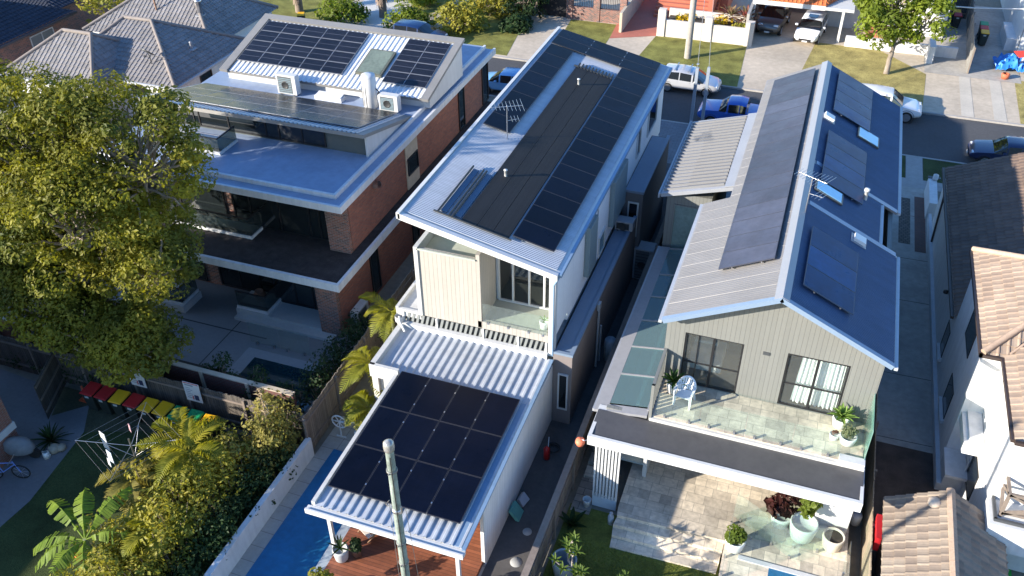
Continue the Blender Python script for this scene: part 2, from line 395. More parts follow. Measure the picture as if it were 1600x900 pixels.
# ------------------------------------------------------------------ ground
g = MB(); xs = (-160, 120)
prof = [(-60, -.03), (51.45, -.03), (51.5, -.13), (57.8, -.13), (57.85, -.03), (260, -.03)]
for (y0, z0), (y1, z1) in zip(prof, prof[1:]):
    g.face([(xs[0], y0, z0), (xs[1], y0, z0), (xs[1], y1, z1), (xs[0], y1, z1)])
struct('ground', g, M('bare ground', (.20, .18, .14), .95, var=.25, s1=.2, s2=4, bump=.3))
def patch(name, pts, z, m):
    b = MB(); b.face([(x, y, z) for x, y in pts]); return struct(name, b, m)
def rect(name, x0, x1, y0, y1, z, m): return patch(name, [(x0, y0), (x1, y0), (x1, y1), (x0, y1)], z, m)
rect('road', -150, 110, 51.5, 57.8, -.12, ASPH)
b = MB()
for y in (51.35, 57.8):
    x = -80
    while x < 50: b.box(x, x+2.39, y, y+.16, -.16, -.005); x += 2.4
struct('kerb', b, CONC)
# lots on the near side
rect('front_paving', -9.6, 4.6, 43, 51.34, -.012, brick('blue grey paving', (.19, .19, .20), (.16, .16, .17), (.10, .10, .10), .4, .2, .01))
rect('driveway', 4.6, 6.9, 19.5, 47.6, -.008, DRIVEC)
b = MB()
for y in (23.5, 27.3, 31.2, 36.6, 40.2, 44.4): b.face([(4.65, y, -.004), (6.85, y+.05, -.004), (6.85, y+.085, -.004), (4.65, y+.03, -.004)])
struct('driveway_joint', b, M('dark joint', (.05, .05, .05), .9))
rect('crazy_paving', 5.43, 5.99, 41.6, 46.3, -.003, brick('stone paving', (.17, .14, .11), (.10, .085, .07), (.05, .045, .04), .21, .17, .02, var=.3))
rect('footpath', 4.6, 20, 47.6, 48.6, -.006, CONC)
rect('footpath_crossing', 5.75, 6.65, 48.6, 51.34, -.005, CONC)
patch('front_lawn', [(6.68, 48.62), (20, 48.62), (20, 51.34), (6.68, 51.34)], -.004, GRASSD)
patch('front_lawn', [(4.0, 48.62), (5.72, 48.62), (5.72, 51.34), (4.0, 51.34)], -.004, GRASSD)
rect('gravel_yard', 4.6, 8.2, 10, 27.0, .001, M('dark gravel', (.085, .062, .05), .95, var=.35, s1=2, s2=30, bump=1., bs=60))
# far side of the street
rect('verge', -60, 40, 57.97, 80, -.02, CONCL)
patch('verge_lawn', [(-12.7, 58), (-4.95, 58), (-5.35, 65.7), (-12.1, 65.4)], -.010, GRASS)
patch('verge_lawn', [(-1.5, 58), (6.7, 58), (7.0, 64.2), (4.0, 67.6), (-.6, 67.9)], -.010, DRYG)
patch('verge_lawn', [(-18.6, 59.5), (-15.2, 59.0), (-15.4, 66.8), (-19.2, 66.8)], -.012, GRASS)
patch('verge_lawn', [(-31, 58.2), (-21.5, 58.2), (-23.5, 72), (-35, 72)], -.010, GRASS)
patch('verge_lawn', [(-47, 58), (-37.5, 58), (-38, 72), (-48, 72)], -.012, GRASS)
patch('verge_lawn', [(12.4, 58), (22, 58), (22, 65), (12.6, 65)], -.010, DRYG)
b = MB()
for x in (9.0, 10.9): b.face([(x, 58, -.008), (x+.75, 58, -.008), (x+.8, 65.2, -.008), (x+.1, 65.2, -.008)])
struct('wheel_strip', b, M('pale strip concrete', (.50, .45, .37), .9, var=.12))
rect('front_path', -36.9, -32.6, 58, 80, -.008, M('white concrete', (.55, .53, .49), .9, var=.1))
patch('wheel_track', [(-31.2, 58.4), (-30.3, 58.4), (-27.8, 74), (-28.6, 74)], -.005, CONCL)
patch('wheel_track', [(-29.6, 58.4), (-28.7, 58.4), (-26.4, 74), (-27.2, 74)], -.005, CONCL)
patch('forecourt', [(-15.3, 63.8), (-11.9, 65.5), (-12.6, 80), (-16.5, 80)], -.006, M('red paving', (.40, .13, .085), .8, var=.14))
patch('forecourt', [(6.9, 64.5), (13, 64.5), (13, 80), (6.9, 80)], -.006, DRIVEC)
# left yard
patch('left_lawn', [(-26.5, 3), (-15.7, 3), (-15.7, 19.2), (-24, 19.2), (-25.0, 18.6), (-24.2, 17.3), (-24.5, 12)], -.006, GRASSD)
patch('left_path', [(-27.5, -5), (-24.4, 5), (-23.6, 14), (-24.15, 17.4), (-25.0, 18.7), (-26, 17.7), (-26.6, 19), (-34, 19.5), (-34, 16)], -.004, M('path concrete', (.16, .16, .165), .9, var=.15))
patch('bin_ground', [(-25.0, 18.7), (-26, 17.7), (-26.8, 19.25), (-18, 19.3), (-18, 18.3), (-22, 18.2), (-24.15, 17.4)], -.002, M('worn lawn', (.075, .075, .04), .95, var=.35, s1=1, s2=9, bump=.6))
# ------------------------------------------------------------------ solar arrays
def solar(name, label, O, U, W, nu, nv, group='rooftop solar arrays', gap=.022, pm=None, fm=None, lift=.10, fw=.018, rails=True, skip=()):
    """panels in a grid over O..O+U..O+W on a roof plane; each panel a part"""
    pm = pm or PANEL; fm = fm or FRAMEB
    O, U, W = V(O), V(U), V(W); n = U.cross(W).normalized(); O = O+n*lift
    t = thing(name, label, 'solar array', tuple(O), group=group)
    u, w = U/nu, W/nv; ul, wl = u.length, w.length; ue, we = u.normalized(), w.normalized()
    for i in range(nu):
        for j in range(nv):
            if (i, j) in skip: continue
            o = O+u*i+w*j+ue*gap/2+we*gap/2; a = ue*(ul-gap); c = we*(wl-gap); b = MB()
            b.obox(o, a, c, n*.038, 0)
            p = o+n*.0395; f = fw
            b.face([p+ue*f+we*f, p+a-ue*f+we*f, p+a+c-ue*f-we*f, p+c+ue*f-we*f], 1, [(0, 0), (1, 0), (1, 1), (0, 1)])
            b.build('solar_panel', [fm, pm], t)
    if rails:
        for i in range(1, nu):
            for j in range(nv):
                for q in (.24, .76):
                    c = O+u*i+w*(j+q)+n*.036; b = MB(); b.obox(c-ue*.022-we*.03, ue*.044, we*.06, n*.012); b.build('clamp', STEEL, t)
        along = W.length > U.length; k = nu if along else nv
        for j in range(k):
            for q in (.24, .76):
                b = MB()
                if along: b.obox(O+u*(j+q)-n*.05-ue*.02, W, ue*.04, n*.045)
                else: b.obox(O+w*(j+q)-n*.05-we*.02, U, we*.04, n*.045)
                b.build('rail', STEEL, t)
    return t
def window(parent, face, a0, a1, z0, z1, at, fr=WHITE, gl=None, w=.07, d=.06, mull=(), trans=(), name='window'):
    """framed window on an axis-aligned wall. face '-y','+x','-x'; at = wall plane; frame stands d proud of it"""
    gl = gl or DARKGL; f = MB(); p = MB()
    def bx(m, u0, u1, v0, v1, e0, e1):
        if face == '-y': m.box(u0, u1, at-e1, at-e0, v0, v1)
        elif face == '+y': m.box(u0, u1, at+e0, at+e1, v0, v1)
        elif face == '+x': m.box(at+e0, at+e1, u0, u1, v0, v1)
        else: m.box(at-e1, at-e0, u0, u1, v0, v1)
    bx(f, a0, a1, z0, z0+w, .0, d); bx(f, a0, a1, z1-w, z1, .0, d); bx(f, a0, a0+w, z0+w, z1-w, .0, d); bx(f, a1-w, a1, z0+w, z1-w, .0, d)
    for m_ in mull: bx(f, m_-w/2, m_+w/2, z0+w, z1-w, .0, d-.006)
    for t_ in trans: bx(f, a0+w, a1-w, t_-w/3, t_+w/3, .0, d-.012)
    bx(p, a0+w, a1-w, z0+w, z1-w, .004, .022)
    o = f.build(name, fr, parent); p.build('pane', gl, o); return o
def ac_unit(label, x, y, z, rz=0., h=.8, w=.85, d=.32, m=None, grille=None, group='air conditioner units'):
    t = thing('air_conditioner', label, 'air conditioner', (x, y, z), rz, group)
    bevel(MB().box(-w/2, w/2, -d/2, d/2, .05, h).build('casing', m or OFFW, t, False), .015)
    b = MB()
    for i in range(9): b.box(-w*.4, w*.28, -d/2-.012, -d/2-.002, .12+i*(h-.22)/9, .12+i*(h-.22)/9+.028)
    b.box(-w*.42, w*.3, -d/2-.003, -d/2+.001, .1, h-.08, 1)
    b.build('grille', [grille or CHARC, M('coil fins', (.10, .11, .12), .5)], t, False)
    b = MB(); b.lathe([(.0, 0), (.16, 0), (.18, .012), (.2, 0)], (-w*.06, 0, 0), 20); 
    f = b.build('fan_guard', CHARC, t, False); f.rotation_euler = (math.pi/2, 0, 0); f.location = (0, -d/2-.016, h*.5)
    for s in (-1, 1): MB().box(s*w*.35-.04, s*w*.35+.04, -d/2, d/2, 0, .05).build('foot', CHARC, t, False)
    return t

# ------------------------------------------------------------------ the middle house
hm = thing('white_house', 'white clad two storey house with a black solar covered skillion roof and a front canopy', 'house', (-10.2, 33, 0))
ZL, ZR, XL, XR = 8.37, 7.05, -12.96, -7.08; SL = (ZL-ZR)/(XL-XR)
def zr(x, up=0.): return ZL+(x-XL)*SL+up
# ground floor and right annex
b = MB(); b.box(-13.35, -7.32, 24.3, 43, 0, 3.2); b.box(-13.35, -12.35, 21.55, 24.3, 0, 2.75); b.build('wall', OFFW, hm)
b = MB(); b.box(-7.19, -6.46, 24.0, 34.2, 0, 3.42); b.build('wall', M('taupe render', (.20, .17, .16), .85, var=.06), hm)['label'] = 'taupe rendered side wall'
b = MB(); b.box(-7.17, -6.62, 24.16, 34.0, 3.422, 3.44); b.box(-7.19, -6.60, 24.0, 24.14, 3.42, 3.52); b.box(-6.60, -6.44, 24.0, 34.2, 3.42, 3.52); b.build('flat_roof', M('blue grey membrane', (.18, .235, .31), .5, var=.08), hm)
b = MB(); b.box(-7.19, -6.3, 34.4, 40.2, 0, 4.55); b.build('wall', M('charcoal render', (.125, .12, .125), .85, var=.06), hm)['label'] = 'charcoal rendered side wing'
b = MB(); b.box(-7.15, -6.46, 34.52, 40.1, 4.553, 4.58); b.box(-7.19, -6.44, 34.38, 34.52, 4.55, 4.67); b.box(-6.44, -6.27, 34.38, 40.25, 4.55, 4.67); b.build('flat_roof', M('blue grey membrane', (.22, .25, .29)), hm)
window(hm, '-y', -6.98, -6.58, .75, 2.55, 24.0, w=.06)
window(hm, '-y', -6.95, -6.45, 2.3, 4.1, 34.4, w=.07)
# upper storey body
b = MB()
prof = [(-12.55, 3.7), (-7.2, 3.7), (-7.2, zr(-7.2)-.12), (-12.55, zr(-12.55)-.12)]
def upr(y0, y1, pr, mbb):
    n = len(pr); vs = [(x, y0, z) for x, z in pr]+[(x, y1, z) for x, z in pr]
    mbb.raw(vs, [tuple(range(n)), tuple(range(n, 2*n))[::-1]]+[((i+1) % n, i, n+i, n+(i+1) % n) for i in range(n)])
upr(25.75, 42.4, prof, b); b.build('wall', boards('pale grey wall panels', (.80, .80, .81), 1.2, var=.06, tone=.02, dark=.75), hm)
# right wall forward part round the balcony, corner posts, floor
b = MB(); upr(24.3, 25.75, [(-7.38, 4.05), (-7.2, 4.05), (-7.2, zr(-7.2)-.12), (-7.38, zr(-7.38)-.12)], b); b.build('wall', boards('pale grey wall panels', (.60, .61, .63)), hm)
b = MB(); b.box(-7.42, -7.18, 24.08, 24.3, 3.2, 6.95); b.build('corner_post', WHITE, hm)
b = MB(); b.box(-12.55, -7.42, 24.12, 24.3, 3.78, 4.1); b.box(-12.5, -10.2, 24.12, 24.28, 4.1, 6.86); b.build('wall', CREAMB, hm)['label'] = 'cream board clad front wall'
b = MB(); b.box(-10.2, -10.05, 24.12, 25.74, 3.8, 7.1); b.build('bay_side', CREAMB, hm)
b = MB(); b.box(-12.62, -12.46, 24.06, 25.74, 3.8, 6.95); b.build('bay_side', OFFW, hm)
b = MB(); b.box(-12.46, -10.2, 24.3, 25.74, 6.42, 6.52); b.box(-12.50, -10.2, 24.06, 24.14, 6.84, 6.90); b.build('bay_tray', M('pale olive membrane', (.40, .42, .36), .7), hm)
b = MB(); b.box(-12.46, -7.42, 24.3, 25.74, 3.9, 4.02); b.build('balcony_floor', M('balcony tiles', (.36, .37, .31), .7, var=.08), hm)
window(hm, '-y', -12.2, -10.3, 6.56, 7.6, 25.75, gl=GREENGL, w=.06, mull=(-11.2,))
dm = MB(); dm.box(-9.95, -7.45, 25.58, 25.74, 6.5, 7.05); dm.build('window_header', WHITE, hm)
window(hm, '-y', -9.95, -7.45, 4.05, 6.5, 25.74, w=.07, d=.1, mull=(-9.35, -8.7, -8.1), name='sliding_door')
# curtains seen inside the sliding door (thin pleats just inside glass line)
b = MB(); b.box(-10.0, -7.5, 24.13, 24.145, 4.06, 4.95); gb = b.build('glass_balustrade', CLEARG, hm)
for x in (-9.8, -9.0, -8.2, -7.65):
    MB().box(x-.04, x+.04, 24.10, 24.19, 4.03, 4.12).build('spigot', STEEL, hm)
# beam and louvre band under upper storey
b = MB(); b.box(-13.35, -7.42, 23.92, 24.12, 3.12, 3.34); b.build('beam', WHITE, hm)
b = MB(); b.box(-13.3, -7.45, 24.22, 24.29, 3.34, 3.78); b.build('louvre_band', DKG, hm)
b = MB()
x = -13.2
while x < -7.5: b.obox((x, 24.1, 3.36), (.10, 0, 0), (0, .12, .0), (0.10, 0, .40)); x += .2
b.build('louvre', M('vent grey', (.22, .23, .22), .6), hm)
b = MB()
for x in (-13.3, -11.9, -10.0, -8.6, -7.5): b.box(x-.04, x+.04, 24.06, 24.16, 3.34, 3.78)
b.build('mullion', WHITE, hm)
b = MB(); b.box(-13.62, -12.56, 24.12, 27.5, 3.55, 3.8); b.box(-13.62, -13.5, 24.1, 27.5, 3.8, 3.95); b.box(-13.5, -12.56, 24.08, 24.2, 3.8, 3.9); b.build('side_gutter', OFFW, hm)
b = MB(); b.box(-13.45, -12.57, 27.5, 41, 0, 3.6); b.build('wall', OFFW, hm)
b = MB(); b.lathe([(.10, 3.1), (.10, 3.3), (.17, 3.36), (.17, 3.6)], (-13.45, 24.0, 0), 12); b.tube([(-13.42, 23.95, 3.6), (-13.35, 23.8, 3.5), (-13.05, 23.6, 3.22)], .05, 8); b.build('downpipe', WHITE, hm)
# skillion roof
b = MB(); upr(24.02, 43.0, [(XL, zr(XL)-.10), (XR, zr(XR)-.10), (XR, zr(XR)-.02), (XL, zr(XL)-.02)], b); rf = b.build('roof', WHITE, hm)
b = MB(); b.sheet((XL+.05, 42.9, zr(XL+.05)), (0, -18.75, 0), (5.72, 0, 5.72*SL), .095, .02, 'sine'); b.build('roof_sheeting', ZINC, rf)
b = MB(); upr(23.88, 24.06, [(XL-.06, zr(XL)-.22), (XR, zr(XR)-.22), (XR, zr(XR)+.0), (XL-.06, zr(XL)+.02)], b)
b.box(XL-.12, XL+.02, 23.88, 43.1, zr(XL)-.2, zr(XL)+.05); b.build('fascia', WHITE, rf)
b = MB(); b.box(XR-.02, XR+.12, 24.0, 43.0, zr(XR)-.14, zr(XR)-.02); b.tube([(XR+.02, 24.02, 6.9), (XR-.04, 23.98, 6.75), (-7.22, 24.0, 6.55), (-7.22, 24.02, 3.3)], .04, 8); b.build('gutter', M('steel tinted shade blue', (.20, .30, .42), .4, .2), rf)  # blue of the shade is put into the gutter's base colour
b = MB(); b.box(XL-.75, XL-.14, 29.5, 41.5, 6.9, 7.1); b.box(XL-.8, XL-.66, 29.5, 41.5, 7.1, 7.28); b.box(XL-.75, XL-.3, 29.6, 41.4, 3.6, 6.9); b.build('side_box', OFFW, hm)
# shutters, windows on the right wall
for y0, y1, z0, z1 in ((27.9, 29.0, 4.25, 6.55), (31.7, 33.9, 4.3, 6.5)):
    bevel(box('shutter', M('teal grey shutter', (.19, .25, .27), .5, var=.06), hm, -7.19, -6.98, y0, y1, z0, z1), .012)
window(hm, '+x', 30.1, 31.1, 3.7, 4.7, -7.2, gl=GREENGL)
window(hm, '+x', 36.5, 37.2, 5.1, 6.6, -7.2); window(hm, '+x', 38.8, 40.8, 5.1, 6.7, -7.2)
b = MB(); b.tube([(-7.17, 29.6, 6.6), (-7.16, 29.7, 5.9), (-7.16, 29.55, 5.4), (-7.16, 29.62, 4.9), (-7.16, 29.5, 4.4)], .014, 5); b.build('cable', CHARC, hm)
# ribbed lower roof and canopy
b = MB(); b.slab([(-13.3, 21.5, 3.02), (-7.3, 21.5, 3.02), (-7.3, 23.95, 3.12), (-13.3, 23.95, 3.12)], .12)
b.slab([(-12.35, 15.25, 2.80), (-7.22, 15.25, 2.80), (-7.22, 21.5, 3.02), (-12.35, 21.5, 3.02)], .10); lr = b.build('roof', WHITE, hm)
b = MB(); b.sheet((-13.05, 23.92, 3.13), (5.8, 0, 0), (0, -2.4, -.097), .30, .055, 'trap'); b.sheet((-12.25, 21.52, 3.033), (4.98, 0, 0), (0, -6.25, -.222), .30, .055, 'trap')
o = b.build('roof_sheeting', ZINC, lr)
b = MB(); b.box(-13.45, -13.25, 21.4, 24.05, 2.72, 3.3); b.box(-13.45, -12.28, 21.36, 21.5, 2.72, 3.3); b.obox((-12.42, 15.3, 2.66), (.13, 0, 0), (0, 6.05, .22), (0, 0, .26)); b.build('parapet', OFFW, hm)
b = MB(); b.box(-12.5, -7.15, 15.06, 15.24, 2.66, 2.80); b.box(-12.5, -7.15, 15.0, 15.06, 2.66, 2.86); b.box(-12.45, -7.2, 15.26, 15.36, 2.58, 2.70); b.build('gutter', WHITE, hm)
b = MB(); b.obox((-7.26, 15.2, 2.82), (.12, 0, 0), (0, 8.7, .33), (0, 0, .07)); b.obox((-7.62, 15.3, 2.80), (.36, 0, 0), (0, 6.2, .23), (0, 0, .03)); b.build('flashing', M('steel tinted shade blue', (.3, .36, .42)), hm)
bw = MB(); bw.box(-7.26, -7.2, 16.9, 24.0, 0, 2.84); bw.build('wall', boards('white batten wall', (.78, .77, .75), .16, var=.05, tone=.04, dark=.7), hm)
b = MB()
for x, y in ((-12.1, 15.6), (-7.55, 15.5), (-7.28, 16.9)): b.box(x-.06, x+.06, y-.06, y+.06, .15, 2.70)
b.build('post', WHITE, hm)
b = MB(); b.box(-12.2, -7.3, 21.5, 21.6, .15, 2.85); b.build('rear_glazing', DARKGL, hm)
for x in (-12.35, -13.3): box('pier', OFFW, hm, x-.12, x+.12, 21.42, 21.54, 0, 2.75)
bevel(box('pot_tray', OFFW, hm, -13.2, -12.6, 21.35, 21.41, .1, .4), .01)
# arrays on the roofs
def mroof(x, y): return V((x, y, zr(x)))
def marr(label, x0, x1, y0, y1, nu, nv, **k):
    return solar('solar_array', label, mroof(x0, y0), mroof(x1, y0)-mroof(x0, y0), V((0, y1-y0, 0)), nu, nv, **k)
marr('long single column of black solar panels down the right edge of the skillion roof', -9.12, -7.55, 24.95, 40.75, 1, 14)
marr('wide black solar panels two rows deep at the street end of the skillion roof', -12.75, -7.55, 40.8, 42.75, 3, 2)
marr('short column of black solar panels behind the antenna on the white skillion roof', -12.72, -11.55, 31.4, 40.7, 1, 8)
solar('solar_array', 'square black solar array of twelve panels on the ribbed canopy behind the tall pole', (-12.18, 15.95, 2.885), (4.58, 0, 0), (0, 5.55, .196), 4, 3, lift=.12)
# pool heating mats
HEAT = boards('black rubber heating tube', (.012, .012, .013), .045, rough=.75, var=.2, gap=.01, dark=.4, tone=.3)
t = thing('pool_heating_mat', 'black rubber pool heating matting down the middle of the white skillion roof', 'heating mat', (-10.2, 24.7, zr(-10.2)))
for i in range(3):
    x0 = -10.98+i*.6; b = MB(); p = mroof(x0, 24.8)+V((0, 0, .03)); b.obox(p, mroof(x0+.585, 24.8)-mroof(x0, 24.8), (0, 14.5, 0), (0, 0, .05)); b.build('mat', HEAT, t)
b = MB(); b.tube([mroof(-12.0, 24.72)+V((0, 0, .09)), mroof(-9.05, 24.72)+V((0, 0, .09))], .035, 8); b.tube([mroof(-11.1, 39.4)+V((0, 0, .08)), mroof(-9.2, 39.4)+V((0, 0, .08))], .04, 8); b.build('header_pipe', CHARC, t)
b = MB()
for i in range(11): b.tube([mroof(-10.9+i*.165, 39.3)+V((0, 0, .07)), mroof(-10.9+i*.165, 39.75)+V((0, 0, .10))], .045, 6)
b.build('coupling', CHARC, t)
t = thing('pool_heating_mat', 'narrow strip of pool heating pipe near the front left of the white skillion roof', 'heating mat', (-11.6, 24.7, zr(-11.6)))
for x in (-11.85, -11.42, -11.30): 
    b = MB(); b.tube([mroof(x, 24.75)+V((0, 0, .10)), mroof(x, 28.2)+V((0, 0, .12))], .04, 8); b.build('pipe', CHARC, t)
for x0 in (-11.8, -11.25): 
    b = MB(); b.obox(mroof(x0, 24.9)+V((0, 0, .05)), mroof(x0+.22, 24.9)-mroof(x0, 24.9), (0, 3.2, 0), (0, 0, .03)); b.build('mat', M('blue grey rubber', (.06, .10, .16), .5), t)
for i, (x, y) in enumerate(((-10.6, 28.4), (-10.37, 37.66))):
    b = MB(); b.lathe([(.055, 0), (.055, .32), (.075, .32), (.075, .36), (0, .37)], mroof(x, y), 12); o = b.build('vent_pipe', WHITE)
    tag(o, ('white vent pipe rising through the heating matting nearer the balcony', 'white vent pipe rising through the heating matting at the street end')[i], 'vent pipe')
def antenna(label, p, h, rz, n=9, L=1.3):
    t = thing('tv_antenna', label, 'antenna', p, rz)
    MB().tube([(0, 0, 0), (0, 0, h)], .022, 8).build('mast', STEEL, t, False)
    MB().tube([(-L*.5, 0, h-.05), (L*.5, 0, h-.05)], .016, 6).build('boom', STEEL, t, False)
    for i in range(n):
        x = -L*.48+i*L*.96/(n-1); l = .28+.30*(i/(n-1)); MB().tube([(x, -l, h-.03), (x, l, h-.03)], .008, 5).build('element', STEEL, t, False)
    MB().tube([(0, 0, h*.55), (.5, .1, h*.55)], .012, 5).build('boom', STEEL, t, False)
    for i in range(3): MB().tube([(.2+i*.14, -.28+.1, h*.55+.02), (.2+i*.14, .28+.1, h*.55+.02)], .008, 5).build('element', STEEL, t, False)
    return t
antenna('tall television antenna on the pale corrugated area of the white skillion roof', mroof(-11.51, 31.1), 1.5, .5)
# ------------------------------------------------------------------ the grey gabled house
hr = thing('gabled_house', 'grey board clad gabled house with a dark steel roof and glass railed stone balcony', 'house', (.3, 33, 0))
RX, RZ = .32, 8.36; EL, ER, ZE = -3.27, 3.96, 6.62; SR = (RZ-ZE)/(ER-RX); SLF = (RZ-6.6)/(RX-EL)
def zR(x): return RZ-SR*(x-RX)
def zLf(x): return RZ-SLF*(RX-x)
YF = 23.8
PAVE = brick('travertine paving', (.70, .60, .46), (.33, .29, .235), (.34, .30, .24), .62, .41, .008, rough=.75, var=.34, offset=.37, squash=.62, freq=3, bump=.1, bias=-.25)
b = MB()
# front gable wall with two door openings
def gab(x): return (zR(x) if x > RX else zLf(x))-.14
def wallstrip(x0, x1, zlo, m):
    pts = [(x0, YF, zlo), (x1, YF, zlo), (x1, YF, gab(x1))]
    if x0 < RX < x1: pts.append((RX, YF, gab(RX)))
    pts.append((x0, YF, gab(x0))); m.slab(pts, .14)
wallstrip(-3.15, -2.5, 3.4, b); wallstrip(-2.5, -.55, 5.86, b); wallstrip(-.55, .86, 3.4, b); wallstrip(.86, 2.82, 5.88, b); wallstrip(2.82, 3.78, 3.4, b)
for x0, x1 in ((-2.5, -.55), (.86, 2.82)): b.box(x0, x1, YF, YF+.14, 3.4, 3.62)
b.build('wall', GREYB, hr)
b = MB(); b.box(3.62, 3.78, YF+.14, 43, 0, 6.55); b.box(-3.15, -3.0, YF+.14, 31.0, 0, 6.5); b.box(-2.2, -2.05, 31.0, 43, 0, 6.9); b.box(-3.15, -2.05, 30.85, 31.0, 0, 6.5); b.box(-2.05, 3.62, 42.86, 43, 0, 6.5); b.box(-3.0, 3.62, 27.6, 27.7, 3.5, 6.5)
b.build('wall', GREYB, hr)
b = MB(); b.box(-3.0, 3.62, YF+.14, 27.6, 3.45, 3.55); b.build('interior_floor', M('timber floor', (.24, .17, .11), .5), hr)
b = MB(); b.box(.1, .2, YF+.14, 27.6, 3.55, 6.5); b.box(-3.0, 3.62, YF+.14, 27.6, 6.3, 6.4); b.build('interior_wall', M('inside wall', (.34, .30, .25), .8), hr)
for x0, x1, lab in ((-2.5, -.55, 0), (.86, 2.82, 1)):
    z0, z1 = 3.62, 5.87; f = MB(); w = .06; m_ = (x0+x1)/2
    f.box(x0, x1, YF+.02, YF+.12, z0, z0+w); f.box(x0, x1, YF+.02, YF+.12, z1-w, z1)
    for xx in ((x0, x0+w), (x1-w, x1), (m_-.04, m_+.04)): f.box(*xx, YF+.022, YF+.118, z0+w, z1-w)
    if lab == 0: f.box(x0+.45, x0+.48, YF+.03, YF+.1, z0+w, z1-w)
    f.box(x0+w, x1-w, YF+.05, YF+.09, 4.55, 4.61); d = f.build('sliding_door', BLK, hr)
    MB().box(x0+w, x1-w, YF+.062, YF+.074, z0+w, z1-w).build('pane', WINGL, d)
# curtains
cu = MB(); vs = []; k = 44
for i in range(k+1):
    x = 1.36+i*(2.72-1.36)/k; y = YF+.30+.05*math.sin(i*1.5)+.02*math.sin(i*3.7)
    vs += [(x-.0, y, 5.8), (x-.10+.12*i/k, y+.03*math.sin(i*.7), 3.62)]
cu.raw(vs, [(2*i, 2*i+1, 2*i+3, 2*i+2) for i in range(k)], 0, True)
tag(cu.build('curtain', M('sheer curtain', (.82, .82, .80), .8, var=.06)), 'pale sheer curtain pleated behind the right hand balcony door', 'curtain')
bd = thing('bed', 'bed with white covers inside the left balcony door', 'bed', (-1.7, 25.2, 3.55))
bevel(MB().box(-.7, .5, -.6, .9, .1, .42).build('mattress', M('bed linen', (.55, .53, .52), .9), bd, False), .06); bevel(MB().box(-.66, .2, .5, .85, .43, .56).build('pillow', POTW, bd, False), .05)
MB().box(-.75, .55, .92, .98, 0, 1.0).build('headboard', M('brown timber', (.16, .09, .05), .5), bd, False)
box('wall_vent', DKG, hr, .08, .30, YF-.03, YF-.002, 5.62, 5.74)
# roof planes
def rslab(x0, x1, y0, y1, zf, t=.1): return [(x0, y0, zf(x0)), (x1, y0, zf(x1)), (x1, y1, zf(x1)), (x0, y1, zf(x0))]
b = MB(); b.slab(rslab(EL, RX, 23.28, 31.0, zLf), .12); b.slab(rslab(-2.28, RX, 31.0, 42.75, zLf), .12)
b.slab(rslab(RX, ER, 23.28, 29.6, zR), .12); b.slab(rslab(RX, 3.28, 29.6, 32.75, zR), .12); b.slab(rslab(RX, ER, 32.75, 42.75, zR), .12)
rf = b.build('roof', ROOFR, hr)
b = MB()
u = V((0, 0, .012))
def sh(x0, x1, y0, y1, zf, pitch, amp, kind): b.sheet(V((x0, y1, zf(x0)))+u, (0, y0-y1, 0), (x1-x0, 0, zf(x1)-zf(x0)), pitch, amp, kind)
LR = MB(); b = LR; sh(EL+.05, RX-.2, 23.35, 31, zLf, .11, .012, 'seam'); sh(-2.25, RX-.2, 31, 42.7, zLf, .11, .012, 'seam'); sh(EL+.05, RX-.22, 23.36, 31, lambda x: zLf(x)+.004, .76, .013, 'seam'); sh(-2.25, RX-.22, 31.1, 42.7, lambda x: zLf(x)+.004, .76, .013, 'seam'); b.build('roof_sheeting', M('warm grey steel', (.205, .198, .195), .45, var=.07, s1=.4, streak=.12, sv=(.7, 3.5, .7)), rf)
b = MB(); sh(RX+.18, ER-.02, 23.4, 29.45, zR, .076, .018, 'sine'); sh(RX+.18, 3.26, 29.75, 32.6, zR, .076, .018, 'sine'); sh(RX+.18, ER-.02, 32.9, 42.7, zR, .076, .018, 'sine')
b.build('roof_sheeting', M('steel tinted sky blue', (.05, .082, .155), .35, var=.10, spec=.5, streak=.22, sv=(.7, 3.5, .7)), rf)  # shaded slope: blue skylight is put into the steel colour
b = MB()
b.slab([(RX-.24, 23.26, zLf(RX-.24)+.055), (RX, 23.26, RZ+.06), (RX, 42.8, RZ+.06), (RX-.24, 42.8, zLf(RX-.24)+.055)], .02)
b.slab([(RX, 23.26, RZ+.06), (RX+.22, 23.26, zR(RX+.22)+.055), (RX+.22, 42.8, zR(RX+.22)+.055), (RX, 42.8, RZ+.06)], .02)
b.build('ridge_cap', M('ridge grey', (.27, .28, .30), .4, var=.05), rf)
b = MB()
for y in (29.6, 32.75): b.slab([(RX+.3, y-.13, zR(RX+.3)+.035), (ER-.05, y-.13, zR(ER-.05)+.035), (ER-.05, y+.13, zR(ER-.05)+.035), (RX+.3, y+.13, zR(RX+.3)+.035)], .02)
b.slab([(RX, 23.22, RZ+.04), (ER, 23.22, ZE+.04), (ER, 23.40, ZE+.04), (RX, 23.40, RZ+.04)], .16)
b.slab([(EL, 23.22, zLf(EL)+.04), (RX-.002, 23.22, RZ+.04), (RX-.002, 23.40, RZ+.04), (EL, 23.40, zLf(EL)+.04)], .16)
b.build('flashing', M('barge tinted sky blue', (.19, .26, .36), .4, var=.05), rf)  # blue of the sky is put into the barge colour
b = MB()
for y0, y1, x in ((23.25, 29.6, ER), (29.75, 32.6, 3.28), (32.75, 42.8, ER)): b.box(x, x+.11, y0, y1, zR(x)-.12, zR(x)-.01)
b.box(EL-.11, EL, 23.25, 31, zLf(EL)-.12, zLf(EL)-.01); b.build('gutter', M('pale gutter', (.42, .44, .46), .45), rf)
